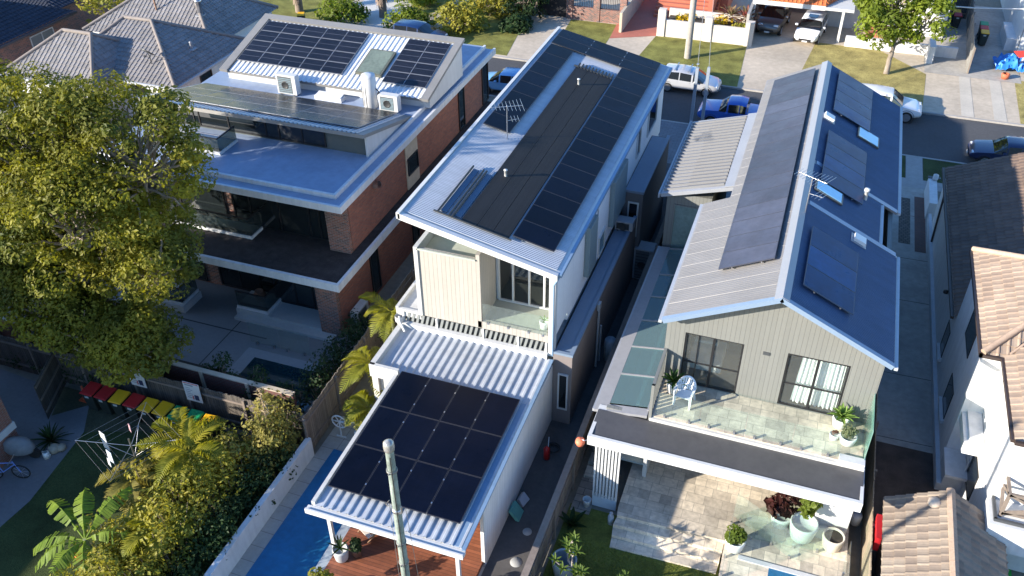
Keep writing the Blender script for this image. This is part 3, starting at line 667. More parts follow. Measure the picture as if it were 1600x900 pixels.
# arrays
def parr(label, x0, x1, y0, y1, nu, nv, zf, **k): return solar('solar_array', label, (x0, y0, zf(x0)), (x1-x0, 0, zf(x1)-zf(x0)), (0, y1-y0, 0), nu, nv, **k)
parr('very long black solar array on the sunlit side of the gabled grey roof', -1.83, -.08, 25.5, 42.0, 1, 16, zLf, lift=.13, pm=PANELG, fm=FRAMEG)
PB = cells('solar cell tinted sky blue', (.006, .046, .135), (.007, .047, .13), 10, 6, .03, rough=.28, spec=.10)  # reflected blue sky is put into the cell colour
parr('solar array at the street end of the shaded side of the gabled grey roof', .85, 2.5, 37.8, 42.2, 1, 4, zR, lift=.13, pm=PB, fm=FRAMEN)
parr('middle solar array on the shaded side of the gabled grey roof between skylights', .80, 2.46, 31.4, 35.7, 1, 4, zR, lift=.13, pm=PB, fm=FRAMEN)
parr('solar array of three panels low on the shaded gabled roof near the balcony', .78, 2.46, 24.35, 27.95, 1, 3, zR, lift=.13, pm=PB, fm=FRAMEN)
SKYGL = M('pane with painted sky reflection', (.30, .56, .72), .05, var=.1, spec=1.)  # bright sky reflection is put into the glass base colour
for i, (x0, x1, y0, y1) in enumerate(((2.05, 2.98, 36.9, 37.85), (.68, 1.75, 30.62, 31.4))):
    t = MB(); p = V((x0, y0, zR(x0)+.03)); a = V((x1-x0, 0, zR(x1)-zR(x0))); n = V((SR, 0, 1)).normalized()
    t.obox(p, a, (0, y1-y0, 0), n*.09); o = t.build('skylight', DKG, rf)
    t = MB(); t.obox(p+n*.09+a*.06+V((0, .06, 0)), a*.88, (0, y1-y0-.12, 0), n*.012); t.build('pane', SKYGL, o)
for x, y in ((.78, 37.0), (2.5, 29.0)):
    t = MB(); p = V((x-.28, y-.28, zR(x-.28)+.03)); a = V((.56, 0, -.56*SR)); n = V((SR, 0, 1)).normalized()
    t.obox(p, a, (0, .56, 0), n*.03, 1); t.obox(p+a*.14+V((0, .08, 0))+n*.03, a*.72, (0, .40, 0), n*.13); bevel(t.build('roof_vent', [POTW, MIDG], rf), .03)
MB().lathe([(.07, -.1), (.07, .38), (.10, .38), (.10, .48), (0, .5)], (2.62, 32.2, zR(2.62)), 12).build('vent_pipe', POTW, rf)
antenna('white television antenna mounted on the ridge of the gabled grey roof', (.52, 28.7, zR(.52)), 1.5, -.5, 10, 1.15)
# rear side wing
b = MB(); b.box(-4.95, -3.1, 32.6, 39.3, 0, 5.95); b.build('wall', GREYB, hr)['label'] = 'board clad side wing'
window(hm and hr, '-y', -4.62, -3.5, 2.9, 5.45, 32.6, fr=GREYB, gl=M('patchy green glass', (.20, .27, .25), .08, var=.25, s1=1.), w=.05)  # pale green pane with patchy tone
b = MB(); b.slab([(-5.2, 32.25, 6.02), (-2.32, 32.25, 6.86), (-2.32, 39.3, 6.86), (-5.2, 39.3, 6.02)], .16); b.box(-5.28, -5.2, 32.2, 39.35, 5.84, 6.05); rw = b.build('roof', MIDG, hr)
rw['label'] = 'ribbed roof of the side wing'
b = MB(); b.sheet((-5.1, 39.2, 6.04), (0, -6.75, 0), (2.42, 0, .73), .31, .085, 'trap'); b.build('roof_sheeting', M('pale grey steel', (.155, .152, .15), .45, var=.05), rw)
b = MB(); b.slab([(-2.66, 32.24, 6.83), (-2.3, 32.24, 6.93), (-2.3, 39.3, 6.93), (-2.66, 39.3, 6.83)], .04); b.build('flashing', MIDG, rw)
# glazed lean-to along the left
b = MB(); b.box(-4.72, -4.6, 22.0, 32.4, 0, 3.3); b.box(-4.6, -3.2, 21.85, 22.0, 2.9, 3.5); b.build('wall', GREYB, hr)
b = MB()
lx0, lx1, lz0, lz1 = -4.62, -3.16, 3.40, 3.62
ys = [22.15, 23.75, 25.35, 27.0, 28.6, 30.2, 32.2]
def lz(x): return lz0+(x-lx0)*(lz1-lz0)/(lx1-lx0)
b.obox((-5.0, 21.75, lz(-5.0)-.08), (.44, 0, .06), (0, 10.6, 0), (0, 0, .1)); b.obox((-3.24, 22.0, lz(-3.24)-.04), (.1, 0, .01), (0, 10.4, 0), (0, 0, .1)); b.obox((-4.56, 21.75, lz(-4.56)-.08), (1.38, 0, .2), (0, .35, 0), (0, 0, .1))
for y in ys[1:]: b.obox((-4.56, y-.03, lz(-4.56)-.04), (1.34, 0, .2), (0, .06, 0), (0, 0, .085))
fr = b.build('skylight_frame', M('frame grey', (.25, .25, .26), .45), hr)
for i, (y0, y1) in enumerate(zip(ys, ys[1:])):
    b = MB(); b.obox((-4.56, y0+.03, lz(-4.56)), (1.32, 0, .2), (0, y1-y0-.06, 0), (0, 0, .012)); b.build('pane', glass('lean-to glass', (.55, .75, .76), .22), fr)
b = MB(); b.box(-4.6, -3.16, 22.05, 32.4, .9, 1.0); b.build('interior_floor', M('pale inside floor', (.30, .36, .36), .7, var=.1), hr)
b = MB(); b.box(-3.15, -3.0, 21.9, 23.8, .5, 3.45); b.build('wall', OFFW, hr)
b = MB(); b.box(-5.08, -4.98, 21.8, 32.4, 3.22, 3.34); b.build('gutter', MIDG, hr)
# balcony slab, screen, tiles, balustrade
b = MB(); b.box(-3.1, 3.8, 21.75, YF, 3.42, 3.56); b.build('balcony_slab', OFFW, hr)
b = MB(); b.box(-3.0, 3.72, 21.85, YF, 3.562, 3.60); bt = b.build('balcony_tiles', PAVE, hr)
b = MB()
b.slab([(-4.85, 20.55, 3.36), (3.82, 20.55, 3.36), (3.82, 21.75, 3.44), (-4.85, 21.75, 3.44)], .06); b.build('awning_roof', M('dark zinc flashing', (.075, .072, .072), .35, var=.14, s1=1.2, s2=5), hr)
b = MB(); b.box(-4.87, 3.84, 20.43, 20.55, 3.0, 3.40); b.box(-4.87, -4.75, 20.55, 21.75, 3.0, 3.40); b.box(3.74, 3.84, 20.55, 23.7, 2.95, 3.40); b.build('beam', WHITE, hr)
b = MB(); b.box(-4.85, 3.8, 20.56, 21.7, 2.95, 3.02); b.box(-3.1, 3.72, 21.7, 27, 3.3, 3.4); b.build('soffit', OFFW, hr)
b = MB(); b.box(-4.87, -4.55, 21.76, 22.0, 3.0, 3.42); b.build('corner_gutter', WHITE, hr)
# batten screen post and right pillar
b = MB(); b.box(-4.58, -3.72, 20.47, 20.60, .0, .52); b.build('plinth', M('pale blue grey paint', (.55, .60, .64), .7), hr)
b = MB()
for i in range(8): x = -4.58+i*.1155; b.box(x, x+.062, 20.44, 20.50, .52, 3.0)
b.box(-4.58, -3.71, 20.5, 20.53, .52, .62)
b.build('batten_screen', WHITE, hr)
b = MB(); b.box(-4.56, -3.74, 20.53, 20.59, .52, 3.0); b.build('screen_back', M('screen backing', (.30, .31, .32), .8), hr)
b = MB(); b.box(2.75, 3.82, 21.45, 22.4, .45, 2.98); b.build('pillar', WHITE, hr)
b = MB(); b.box(2.85, 3.75, 21.2, 21.44, .5, .9); b.build('pillar_base', M('pale green white render', (.55, .58, .55), .7), hr)
b = MB(); b.box(-3.9, 3.6, 27.0, 27.2, .5, 3.3); b.build('rear_glazing', DARKGL, hr)
b = MB(); b.box(-3.72, -3.6, 22.6, 27.0, .5, 3.3); b.box(3.5, 3.62, 22.6, 27, .5, 3.3); b.build('patio_wall', GREYB, hr)
# left balcony screen of slats
b = MB(); b.box(-3.14, -3.04, 21.78, 21.88, 3.44, 5.0); b.box(-3.14, -3.04, 21.8, YF, 4.9, 5.0)
for i in range(9): y = 21.95+i*.21; b.box(-3.12, -3.06, y, y+.10, 3.5, 4.9)
b.build('slat_screen', GREYB, hr)
def balus(name, label, segs, z0, h, posts=(), inset=0):
    t = thing(name, label, 'balustrade', (*segs[0][:2], z0))
    for x0, y0, x1, y1 in segs:
        d = V((x1-x0, y1-y0, 0)); L = d.length; e = d.normalized(); nrm = V((-e.y, e.x, 0))
        k = max(1, round(L/1.5))
        for i in range(k):
            b = MB(); o = V((x0, y0, z0+.06))+e*(L*i/k+.015); b.obox(o, e*(L/k-.03), nrm*.014, (0, 0, h)); b.build('glass_panel', CLEARG, t)
            for q in (.22, .78):
                c = V((x0, y0, z0))+e*(L*(i+q)/k)+nrm*.007; b = MB(); b.box(c.x-.035, c.x+.035, c.y-.035, c.y+.035, z0, z0+.15); b.build('spigot', STEEL, t)
    return t
balus('glass_balustrade', 'frameless glass balustrade along the front of the grey house balcony', [(-2.95, 21.9, 2.98, 21.9)], 3.6, 1.0)
balus('glass_balustrade', 'frameless glass balustrade on the driveway side of the grey house balcony', [(3.68, 22.1, 3.68, 23.72)], 3.6, 1.35)
MB().box(3.0, 3.78, 21.76, 22.06, 3.44, 3.70).build('balcony_upstand', WHITE, hr)
b = MB(); b.box(3.74, 3.752, 22.0, YF+.0, 3.45, 4.98); b.build('privacy_glass', glass('sea green glass', (.40, .72, .62), .8), hr)
# patio and steps
b = MB(); b.prism([(-3.6, 20.25), (-3.55, 19.92), (.10, 20.05), (.14, 18.2), (3.95, 18.2), (3.95, 27.1), (-3.6, 27.1)], -.05, .50); o = b.build('patio', PAVE); o['kind'] = 'structure'
b = MB(); 
b.prism([(-3.6, 19.60), (.08, 19.72), (.08, 20.04), (-3.56, 19.92)], 0, .36); b.prism([(-3.55, 19.28), (.05, 19.4), (.06, 19.715), (-3.6, 19.595)], 0, .2); b.prism([(-3.52, 18.9), (.02, 19.02), (.05, 19.395), (-3.55, 19.275)], 0, .07)
o = b.build('patio_steps', PAVE); o['kind'] = 'structure'
rect('rear_lawn', -5.3, .1, 12, 20.3, .002, M('rear lawn grass', (.12, .135, .03), .95, var=.45, s1=1.2, s2=14, bump=.9, bs=40, spec=.2))
rect('stone_path', -5.25, -4.55, 20.0, 23.2, .006, brick('path stone', (.34, .30, .25), (.20, .18, .16), (.12, .11, .10), .5, .33, .015, var=.25))
b = MB()
for i, (y, w) in enumerate(((21.6, .3), (22.2, .34), (22.8, .4))): b.box(-5.2, -4.62, y, y+.5, .008, .12+.1*i)
o = b.build('side_steps', PAVE); o['kind'] = 'structure'
balus('glass_balustrade', 'glass pool fence across the paved patio behind the pot plants', [(.2, 21.15, 2.4, 19.9), (.2, 18.3, .2, 21.1)], .5, 1.15)
balus('glass_balustrade', 'glass pool fence at the driveway edge of the paved patio', [(.6, 20.35, 3.3, 20.62), (3.85, 20.4, 3.85, 18.3)], .5, 1.15)
rect('spa_pool', 1.6, 3.3, 17.0, 19.45, .507, M('blue pool water', (.02, .13, .26), .06, var=.2, spec=.8))
b = MB(); b.box(.6, 3.6, 19.45, 19.62, .5, .54); o = b.build('pool_coping', WHITE); o['kind'] = 'structure'
# ------------------------------------------------------------------ the brick house with stepped flat roofs
hl = thing('brick_house', 'large brown brick house with white edged flat roofs and two solar covered pop up roofs', 'house', (-23.5, 35, 0))
SHADEBLUEM = M('membrane tinted shade blue', (.25, .315, .43), .5, var=.14, s1=.6, s2=4)  # blue skylight of the shaded roof is put into the membrane colour
GRAVEL = M('dark roof gravel', (.030, .025, .026), .95, var=.55, s1=3, s2=22, bump=1., bs=45)
FASC = M('white fascia', (.62, .63, .64), .5, var=.08, streak=.15)
# storeys
b = MB(); b.box(-18.35, -17.37, 25.75, 43.9, -.02, 3.05); b.box(-29.5, -18.35, 27.4, 43.9, -.02, 3.05); b.build('wall', BRICKM, hl)['label'] = 'brick ground floor'
b = MB(); b.box(-17.40, -17.36, 26.0, 43.8, -.02, 3.05); b.build('wall', BRICKR, hl)
b = MB(); b.box(-18.5, -17.49, 27.6, 44.2, 3.25, 5.9); b.box(-29.5, -18.5, 28.2, 44.2, 3.25, 5.9); b.build('wall', BRICKM, hl)['label'] = 'brick first floor'
b = MB(); b.box(-17.495, -17.46, 27.8, 44.0, 3.3, 5.9); b.build('wall', BRICKR, hl)
# gravel roof with white edge
b = MB(); b.box(-30, -17.0, 25.45, 28.2, 3.05, 3.22); b.box(-18.5, -17.0, 28.2, 44, 3.05, 3.22); b.build('gravel_roof', GRAVEL, hl)
b = MB(); b.box(-30, -16.86, 25.31, 25.45, 2.94, 3.30); b.box(-17.0, -16.86, 25.45, 44, 2.94, 3.30); b.build('fascia', FASC, hl)
# main flat roof
b = MB(); b.box(-30, -17.9, 27.6, 44.8, 5.9, 6.12); b.box(-30, -17.36, 27.0, 44.8, 5.88, 6.0); b.build('flat_roof', SHADEBLUEM, hl)
b = MB(); b.box(-30, -17.24, 26.88, 27.0, 5.74, 6.06); b.box(-17.36, -17.24, 27.0, 44.9, 5.74, 6.06); b.box(-30, -17.78, 27.48, 27.6, 6.0, 6.20); b.box(-17.9, -17.78, 27.6, 44.8, 6.0, 6.20); b.build('fascia', FASC, hl)
# glazing ground and first floor
for x0, x1, y, z0, z1, mu in ((-21.3, -18.4, 26.9, .32, 2.92, (-20.2, -19.3)), (-24.6, -21.4, 27.38, .1, 2.92, (-23.5, -22.4)), (-28.5, -25.4, 27.38, .1, 2.92, (-27,))):
    window(hl, '-y', x0, x1, z0, z1, y, fr=BLK, mull=mu, w=.06, name='glazed_door')
b = MB(); b.box(-21.35, -18.36, 26.92, 27.39, 0, 2.93); b.build('bay', BLK, hl)
window(hl, '-y', -23.6, -18.55, 3.28, 5.7, 28.18, fr=BLK, mull=(-22.7, -21.2, -19.7, -19.2), w=.06)
window(hl, '-y', -29.0, -24.0, 3.4, 5.7, 28.18, fr=BLK, mull=(-26.5,), w=.08)
cb = MB(); vs = []
for i in range(31):
    x = -20.9+i*1.7/30; vs += [(x, 26.84+.02*math.sin(i*2.1), 2.8), (x, 26.84+.02*math.sin(i*2.1+.5), .45)]
# side windows on brick walls
for y0, y1, z0, z1 in ((28.8, 29.6, .2, 2.85), (33.2, 33.9, .3, 2.8)): window(hl, '+x', y0, y1, z0, z1, -17.36, fr=BLK)
b = MB(); b.box(-17.46, -17.40, 33.3, 34.6, 3.3, 5.88); b.build('rendered_panel', CONCL, hl)
window(hl, '+x', 33.4, 34.5, 4.0, 4.9, -17.40, fr=BLK, w=.05); window(hl, '+x', 39.8, 40.6, 3.35, 5.8, -17.46, fr=BLK); window(hl, '+x', 43.2, 44.1, 3.35, 5.8, -17.46, fr=BLK)
b = MB(); b.lathe([(.16, 0), (.16, .3)], (0, 0, 0), 14); o = b.build('wall_vent', STEEL, hl, False); o.rotation_euler = (0, 1.2, 0); o.location = V((-17.48, 30.2, 5.25))-ORG[hl.name]
# front step terraces
b = MB(); b.box(-22.6, -17.6, 25.35, 25.74, -.02, .15); b.box(-22.6, -18.36, 25.74, 27.3, -.02, .30); o = b.build('step', M('pale step stone', (.42, .43, .43), .8), hl)
# pop-up glass boxes (balustrades) on decks
BALG = glass('smoky glass', (.40, .46, .46), .12)
def deckbox(label, x0, x1, y0, y1, z, h):
    t = thing('glass_balustrade', label, 'balustrade', ((x0+x1)/2, y0, z)); 
    MB().box(x0, x1, y0, y1, z, z+.14).build('kerb', FASC, t)
    b = MB(); b.box(x0+.05, x1-.05, y0+.05, y0+.065, z+.14, z+h); b.build('glass_panel', BALG, t); b = MB(); b.box(x1-.065, x1-.05, y0+.08, y1, z+.14, z+h); b.build('glass_panel', BALG, t)
    b = MB(); b.box(x0+.04, x1-.04, y0+.03, y0+.085, z+h, z+h+.05); b.box(x1-.085, x1-.03, y0+.085, y1, z+h, z+h+.05); b.box(x0+.1, x1-.1, y0+.1, y0+.2, z+.14, z+.22); b.build('rail', BLK, t)
    return t
deckbox('dark glass balustrade round the small deck on the gravel roof', -26.5, -22.2, 27.2, 28.1, 3.24, 1.0)
deckbox('dark glass balustrade on the blue grey upper roof below the clerestory windows', -28.4, -24.4, 29.0, 30.4, 6.14, .75)
# pop-up roofs
b = MB(); b.slab([(-29.5, 31.15, 6.12), (-18.15, 31.15, 6.12), (-18.15, 31.15, 7.22), (-29.5, 31.15, 7.22)], .1)
b.build('clerestory_wall', M('green grey metal cladding', (.10, .115, .11), .5, var=.1), hl)
b = MB(); b.raw([(-18.05, 31.0, 6.12), (-18.05, 35.2, 6.12), (-18.05, 31.0, 7.24), (-18.15, 31.0, 6.12), (-18.15, 35.2, 6.12), (-18.15, 31.0, 7.24)], [(0, 1, 2), (5, 4, 3), (0, 3, 4, 1), (1, 4, 5, 2), (2, 5, 3, 0)])
b.box(-29.7, -29.3, 31.0, 31.4, 6.12, 7.3); b.build('wall', WHITE, hl)
window(hl, '-y', -29.2, -20.2, 6.2, 7.15, 31.14, fr=BLK, mull=(-27.2, -26.9, -25.3, -23.3, -22.6, -21.4), w=.06)
def fz(y): return 7.42-(y-30.6)*.262
b = MB(); b.slab([(-29.9, 30.6, fz(30.6)), (-17.95, 30.6, fz(30.6)), (-17.95, 35.3, fz(35.3)), (-29.9, 35.3, fz(35.3))], .16); pr = b.build('roof', M('warm grey edge', (.21, .205, .195), .5), hl)
b = MB(); b.sheet((-29.8, 35.25, fz(35.25)+.005), (11.5, 0, 0), (0, -4.6, 4.6*.262), .22, .045, 'trap'); b.build('roof_sheeting', ZINC, pr)
def rz_(y): return 6.68+(y-36.2)*.2717
b = MB(); b.slab([(-29.0, 36.2, rz_(36.2)), (-17.5, 36.2, rz_(36.2)), (-17.5, 40.8, rz_(40.8)), (-29.0, 40.8, rz_(40.8))], .14); 
b.slab([(-29.2, 36.1, rz_(36.1)+.1), (-28.75, 36.1, rz_(36.1)+.1), (-28.75, 40.9, rz_(40.9)+.1), (-29.2, 40.9, rz_(40.9)+.1)], .15); b.slab([(-17.78, 36.1, rz_(36.1)+.1), (-17.4, 36.1, rz_(36.1)+.1), (-17.4, 40.9, rz_(40.9)+.1), (-17.78, 40.9, rz_(40.9)+.1)], .15)
b.slab([(-28.75, 40.5, rz_(40.5)+.1), (-17.78, 40.5, rz_(40.5)+.1), (-17.78, 40.9, rz_(40.9)+.1), (-28.75, 40.9, rz_(40.9)+.1)], .15); pr = b.build('roof', M('warm grey edge', (.21, .205, .195)), hl)
b = MB(); b.sheet((-28.7, 40.45, rz_(40.45)+.005), (10.9, 0, 0), (0, -4.25, -4.25*.2717), .27, .05, 'trap'); b.build('roof_sheeting', M('bright white steel', (.66, .67, .68), .4, var=.04), pr)
b = MB(); b.raw([(-17.5, 36.5, 6.12), (-17.5, 40.7, 6.12), (-17.5, 40.7, 7.75), (-17.5, 36.5, 6.6), (-17.6, 36.5, 6.12), (-17.6, 40.7, 6.12), (-17.6, 40.7, 7.75), (-17.6, 36.5, 6.6)], [(0, 1, 2, 3), (7, 6, 5, 4), (0, 4, 5, 1), (1, 5, 6, 2), (2, 6, 7, 3), (3, 7, 4, 0)])
b.box(-29.0, -17.6, 36.5, 36.6, 6.12, 6.66); b.build('wall', WHITE, hl)
solar('solar_array', 'silver framed solar array of twenty panels on the brick house rear pop up roof', (-28.62, 36.95, rz_(36.95)), (6.1, 0, 0), (0, 3.35, 3.35*.2717), 5, 4, pm=PANELW, fm=FRAMES, lift=.10, gap=.016, fw=.013)
solar('solar_array', 'silver framed solar array of eight panels right of the roof window on the brick house', (-20.22, 36.85, rz_(36.85)), (2.35, 0, 0), (0, 3.45, 3.45*.2717), 2, 4, pm=PANELW, fm=FRAMES, lift=.10, gap=.016, fw=.013)
solar('solar_array', 'row of glossy solar panels on the front pop up roof above the clerestory windows', (-29.4, 31.25, fz(31.25)), (10.85, 0, 0), (0, 3.8, -3.8*.262), 6, 3, pm=cells('glossy solar cell', (.016, .016, .019), (.035, .037, .042), 12, 6, .05, rough=.22, spec=.3), fm=FRAMES, lift=.09, rails=False)
# roof window and clutter of the valley
n = V((0, -.2717, 1)).normalized(); b = MB(); b.obox((-21.85, 37.2, rz_(37.2)+.05), (1.42, 0, 0), (0, 1.9, 1.9*.2717), n*.14); o = b.build('roof_window', M('olive frame', (.12, .12, .09), .5), pr)
b = MB(); b.obox(V((-21.77, 37.28, rz_(37.28)+.05))+n*.14, (1.26, 0, 0), (0, 1.74, 1.74*.2717), n*.012); b.build('pane', M('olive sky glass', (.14, .17, .13), .04, var=.3, s1=1., spec=.9), o)
b = MB(); b.box(-23.4, -21.9, 35.6, 36.05, 6.12, 6.34); b.slab([(-23.35, 35.62, 6.35), (-21.95, 35.62, 6.35), (-21.95, 36.03, 6.42), (-23.35, 36.03, 6.42)], .02); o = b.build('skylight', FASC, hl)
ac_unit('upright white air conditioner with blue lit grille on the brick house roof', -24.9, 35.75, 6.14, 0, 1.05, 1.1, .4, WHITE, M('blue grey grille', (.22, .32, .36), .5))
ac_unit('squat white air conditioner beside the white cylinder on the brick house roof', -19.2, 35.6, 6.14, 0, .85, 1.0, .4, WHITE, M('blue grey grille', (.22, .32, .36), .5))
t = thing('water_tank', 'tall white cylinder heat pump tank on the brick house roof', 'water tank', (-20.3, 35.7, 6.14))
MB().lathe([(.33, 0), (.35, .05), (.35, 1.55), (.30, 1.60)], (0, 0, 0), 24).build('body', WHITE, t, False); MB().lathe([(0.34, 1.56), (.33, 1.66), (.1, 1.68), (0, 1.68)], (0, 0, 0), 24).build('lid', M('pale grey lid', (.5, .52, .55), .5), t, False)
b = MB()
for a in (-.9, -.5, -.1): b.tube([(.36*math.sin(a), -.36*math.cos(a), .1), (.36*math.sin(a), -.36*math.cos(a), 1.2)], .012, 5)
b.build('pipe', DKG, t, False)
MB().tube([(.33, 0, 1.0), (.5, -.05, .9), (.55, -.1, .5), (.8, 0, .3)], .03, 6).build('hose', BLK, t, False)
ac_unit('cream air conditioner on the ground beside the brick house wall, above the paling fence', -17.05, 26.95, .0, math.pi/2, 1.0, 1.0, .38)
# patio, pool, walls
rect('terrace', -30.5, -16.2, 21.2, 27.4, .004, M('grey terrace paving', (.20, .205, .21), .8, var=.10, s1=.5))
b = MB()
for x in (-22.3, -26.2): b.face([(x, 21.4, .008), (x+.05, 21.4, .008), (x+.05, 27.3, .008), (x, 27.3, .008)])
b.face([(-30, 24.6, .008), (-20.5, 24.6, .008), (-20.5, 24.67, .008), (-30, 24.67, .008)]); struct('terrace_joint', b, M('dark joint', (.05, .05, .05)))
rect('pool_surround', -20.9, -16.3, 21.3, 23.9, .012, M('pool stone', (.27, .28, .285), .8)); rect('pool', -20.3, -16.6, 21.2, 23.4, .020, M('dark pool water', (.01, .035, .045), .05, var=.15, spec=.8))
balus('glass_balustrade', 'frameless glass pool fence on the shaded terrace of the brick house', [(-21.0, 24.2, -18.0, 24.2)], .01, 1.1)
for i, (x, y) in enumerate(((-25.6, 25.7), (-21.6, 26.4))):
    b = MB(); b.box(x-1.1, x+.6, y-.7, y+.6, .0, .36); t_ = tag(b.build('plinth', M('pale step stone', (.42, .43, .43))), ('low white plinth under a dark glass screen at the left of the terrace', 'low white plinth under a dark glass screen holding a clay pot')[i], 'plinth')
    deckbox(('dark glass screen on the plinth at the left of the terrace', 'dark glass screen round the clay pot on the terrace plinth')[i], x-1.05, x+.55, y-.65, y+.55, .365, .9)
t = MB(); t.lathe([(0, 0), (.16, 0), (.27, .2), (.28, .42), (.18, .58), (.20, .62), (.15, .60), (.13, .4)], (-21.75, 26.35, .51), 16); tag(t.build('clay_pot', M('clay', (.30, .15, .09), .8)), 'brown clay pot inside the dark glass screen on the terrace', 'pot')
b = MB(); b.box(-31.2, -16.4, 20.45, 20.6, 0, 1.6); o = b.build('garden_wall', brick('garden wall brick', (.16, .05, .04), (.11, .04, .035), (.12, .10, .09))); tag(o, 'low red brick garden wall with posts behind the bin fence', 'wall')
b = MB()
b.box(-31.2, -16.4, 20.42, 20.63, 1.602, 1.66)
b.build('coping', CONCL, o)
x = -31
while x < -16.5: MB().box(x-.06, x+.06, 20.36, 20.44, 0, 1.7).build('post', CONCL, o); x += 2.1
rect('garden_bed', -31.2, -16.4, 20.62, 21.25, 1.1, SOIL); rect('garden_bed', -31.2, -16.4, 19.62, 20.42, .02, SOIL)
# ------------------------------------------------------------------ white house right of the driveway
TILEB = uvtile('brown grey tile', (.185, .130, .098), (.135, .098, .078))
TILET = uvtile('tan tile', (.37, .285, .215), (.275, .205, .155))
TILEG = uvtile('weathered tan tile', (.30, .245, .19), (.205, .16, .125))
TILEN = uvtile('grey clay tile', (.255, .24, .235), (.195, .185, .18))
TILED = uvtile('navy tile', (.035, .042, .06), (.028, .034, .05))
TILEO = uvtile('orange tile', (.62, .19, .06), (.50, .14, .05))
REND = M('white render', (.66, .66, .65), .8, var=.06, s1=.5, s2=4, bump=.1, streak=.13)
BRW = M('brown gutter', (.05, .035, .03), .5)
RIDGE = M('tan ridge tile', (.40, .29, .21), .8, var=.2, s2=12)
hw = thing('rendered_house', 'white rendered two storey house with brown and tan tiled roofs at the right edge', 'house', (11, 34, 0))
b = MB(); b.box(6.95, 16, 31.5, 43.6, 0, 3.1); b.box(6.95, 16, 26.3, 31.5, 0, 5.5); b.box(7.62, 16, 22.4, 26.3, 0, 5.5); b.build('wall', REND, hw)
b = MB(); b.box(6.80, 6.95, 25.2, 44.4, 0, .35); b.box(6.95, 7.62, 25.2, 26.3, 0, 1.0); b.build('plinth', M('pale plinth', (.52, .54, .56), .8), hw)
b = MB(); b.box(6.88, 7.6, 24.9, 26.28, 1.0, 1.12); b.box(7.0, 7.6, 24.6, 26.3, 2.55, 2.9); b.box(7.15, 7.6, 24.4, 26.3, 2.9, 3.02); b.build('window_hood', REND, hw)
# single storey roof: left slope then ridge
b = MB(); e = 6.86
tile_face(b, [(e, 31.52, 3.18), (e, 44.1, 3.18), (11.0, 44.1, 5.0), (11.0, 31.52, 5.0)][::-1]); tile_face(b, [(11.0, 31.52, 5.0), (11.0, 44.1, 5.0), (15.6, 44.1, 3.0), (15.6, 31.52, 3.0)][::-1])
o = b.build('roof', TILEB, hw)
b = MB(); b.prism([(e+.1, 44.0), (15.4, 44.0), (15.4, 31.6), (e+.1, 31.6)], 2.95, 3.14); b.build('eave', REND, o)
b = MB(); b.box(e-.12, e, 31.55, 44.2, 3.02, 3.14); b.tube([(e-.05, 42.0, 3.0), (e-.02, 41.8, 2.8), (6.9, 41.6, .1)], .05, 8); b.build('gutter', BRW, o)
# upper hipped roof
b = MB()
A_, B_, C_, D_ = (6.9, 26.2, 5.62), (6.9, 32.6, 5.62), (10.4, 29.6, 7.4), (16, 29.6, 7.4)
tile_face(b, [A_, C_, B_]); tile_face(b, [A_, (7.55, 26.2, 5.62), C_]); tile_face(b, [B_, C_, D_, (16, 32.6, 5.62)])
tile_face(b, [(7.55, 22.3, 5.62), (11.2, 22.3, 7.45), (11.2, 29.6, 7.45), (7.55, 26.2, 5.62)])
ru = b.build('roof', TILET, hw)
b = MB(); b.tube([(6.9, 26.2, 5.68), (10.4, 29.6, 7.46)], .11, 8); b.tube([(6.9, 32.6, 5.68), (10.4, 29.6, 7.46), (16, 29.6, 7.46)], .11, 8); b.tube([(7.7, 26.3, 5.72), (10.2, 28.9, 7.1)], .05, 6); b.build('ridge', RIDGE, ru)
b = MB(); b.box(6.80, 6.90, 26.1, 32.7, 5.5, 5.62); b.box(6.80, 7.56, 26.1, 26.2, 5.5, 5.62); b.box(7.46, 7.56, 22.3, 26.1, 5.5, 5.62); b.box(7.56, 12, 22.2, 22.3, 5.5, 5.62); b.build('gutter', BRW, ru)
for y0, y1, z0, z1 in ((27.9, 29.4, 4.0, 5.2), (31.6, 32.5, 1.0, 2.3), (27.9, 29.1, 1.0, 2.3)):
    window(hw, '-x', y0, y1, z0, z1, 6.95, fr=BLK, w=.05, d=.03)
    if z0 < 2: MB().box(6.80, 6.95, y0-.1, y1+.1, z0-.14, z0-.01).build('sill', WHITE, hw)
window(hw, '-x', 24.0, 25.4, .9, 2.2, 7.62, fr=BLK, w=.05, d=.03)
b = MB(); b.tube([(7.58, 25.6, 5.4), (7.58, 25.6, 3.2)], .03, 6); b.tube([(7.55, 25.3, 3.0), (7.55, 25.3, .4)], .04, 6); b.build('downpipe', WHITE, hw)
b = MB(); b.lathe([(0, 0), (.10, .02), (.10, .12), (0, .16)], (6.86, 34.5, 2.2), 10); b.build('wall_lamp', BLK, hw)
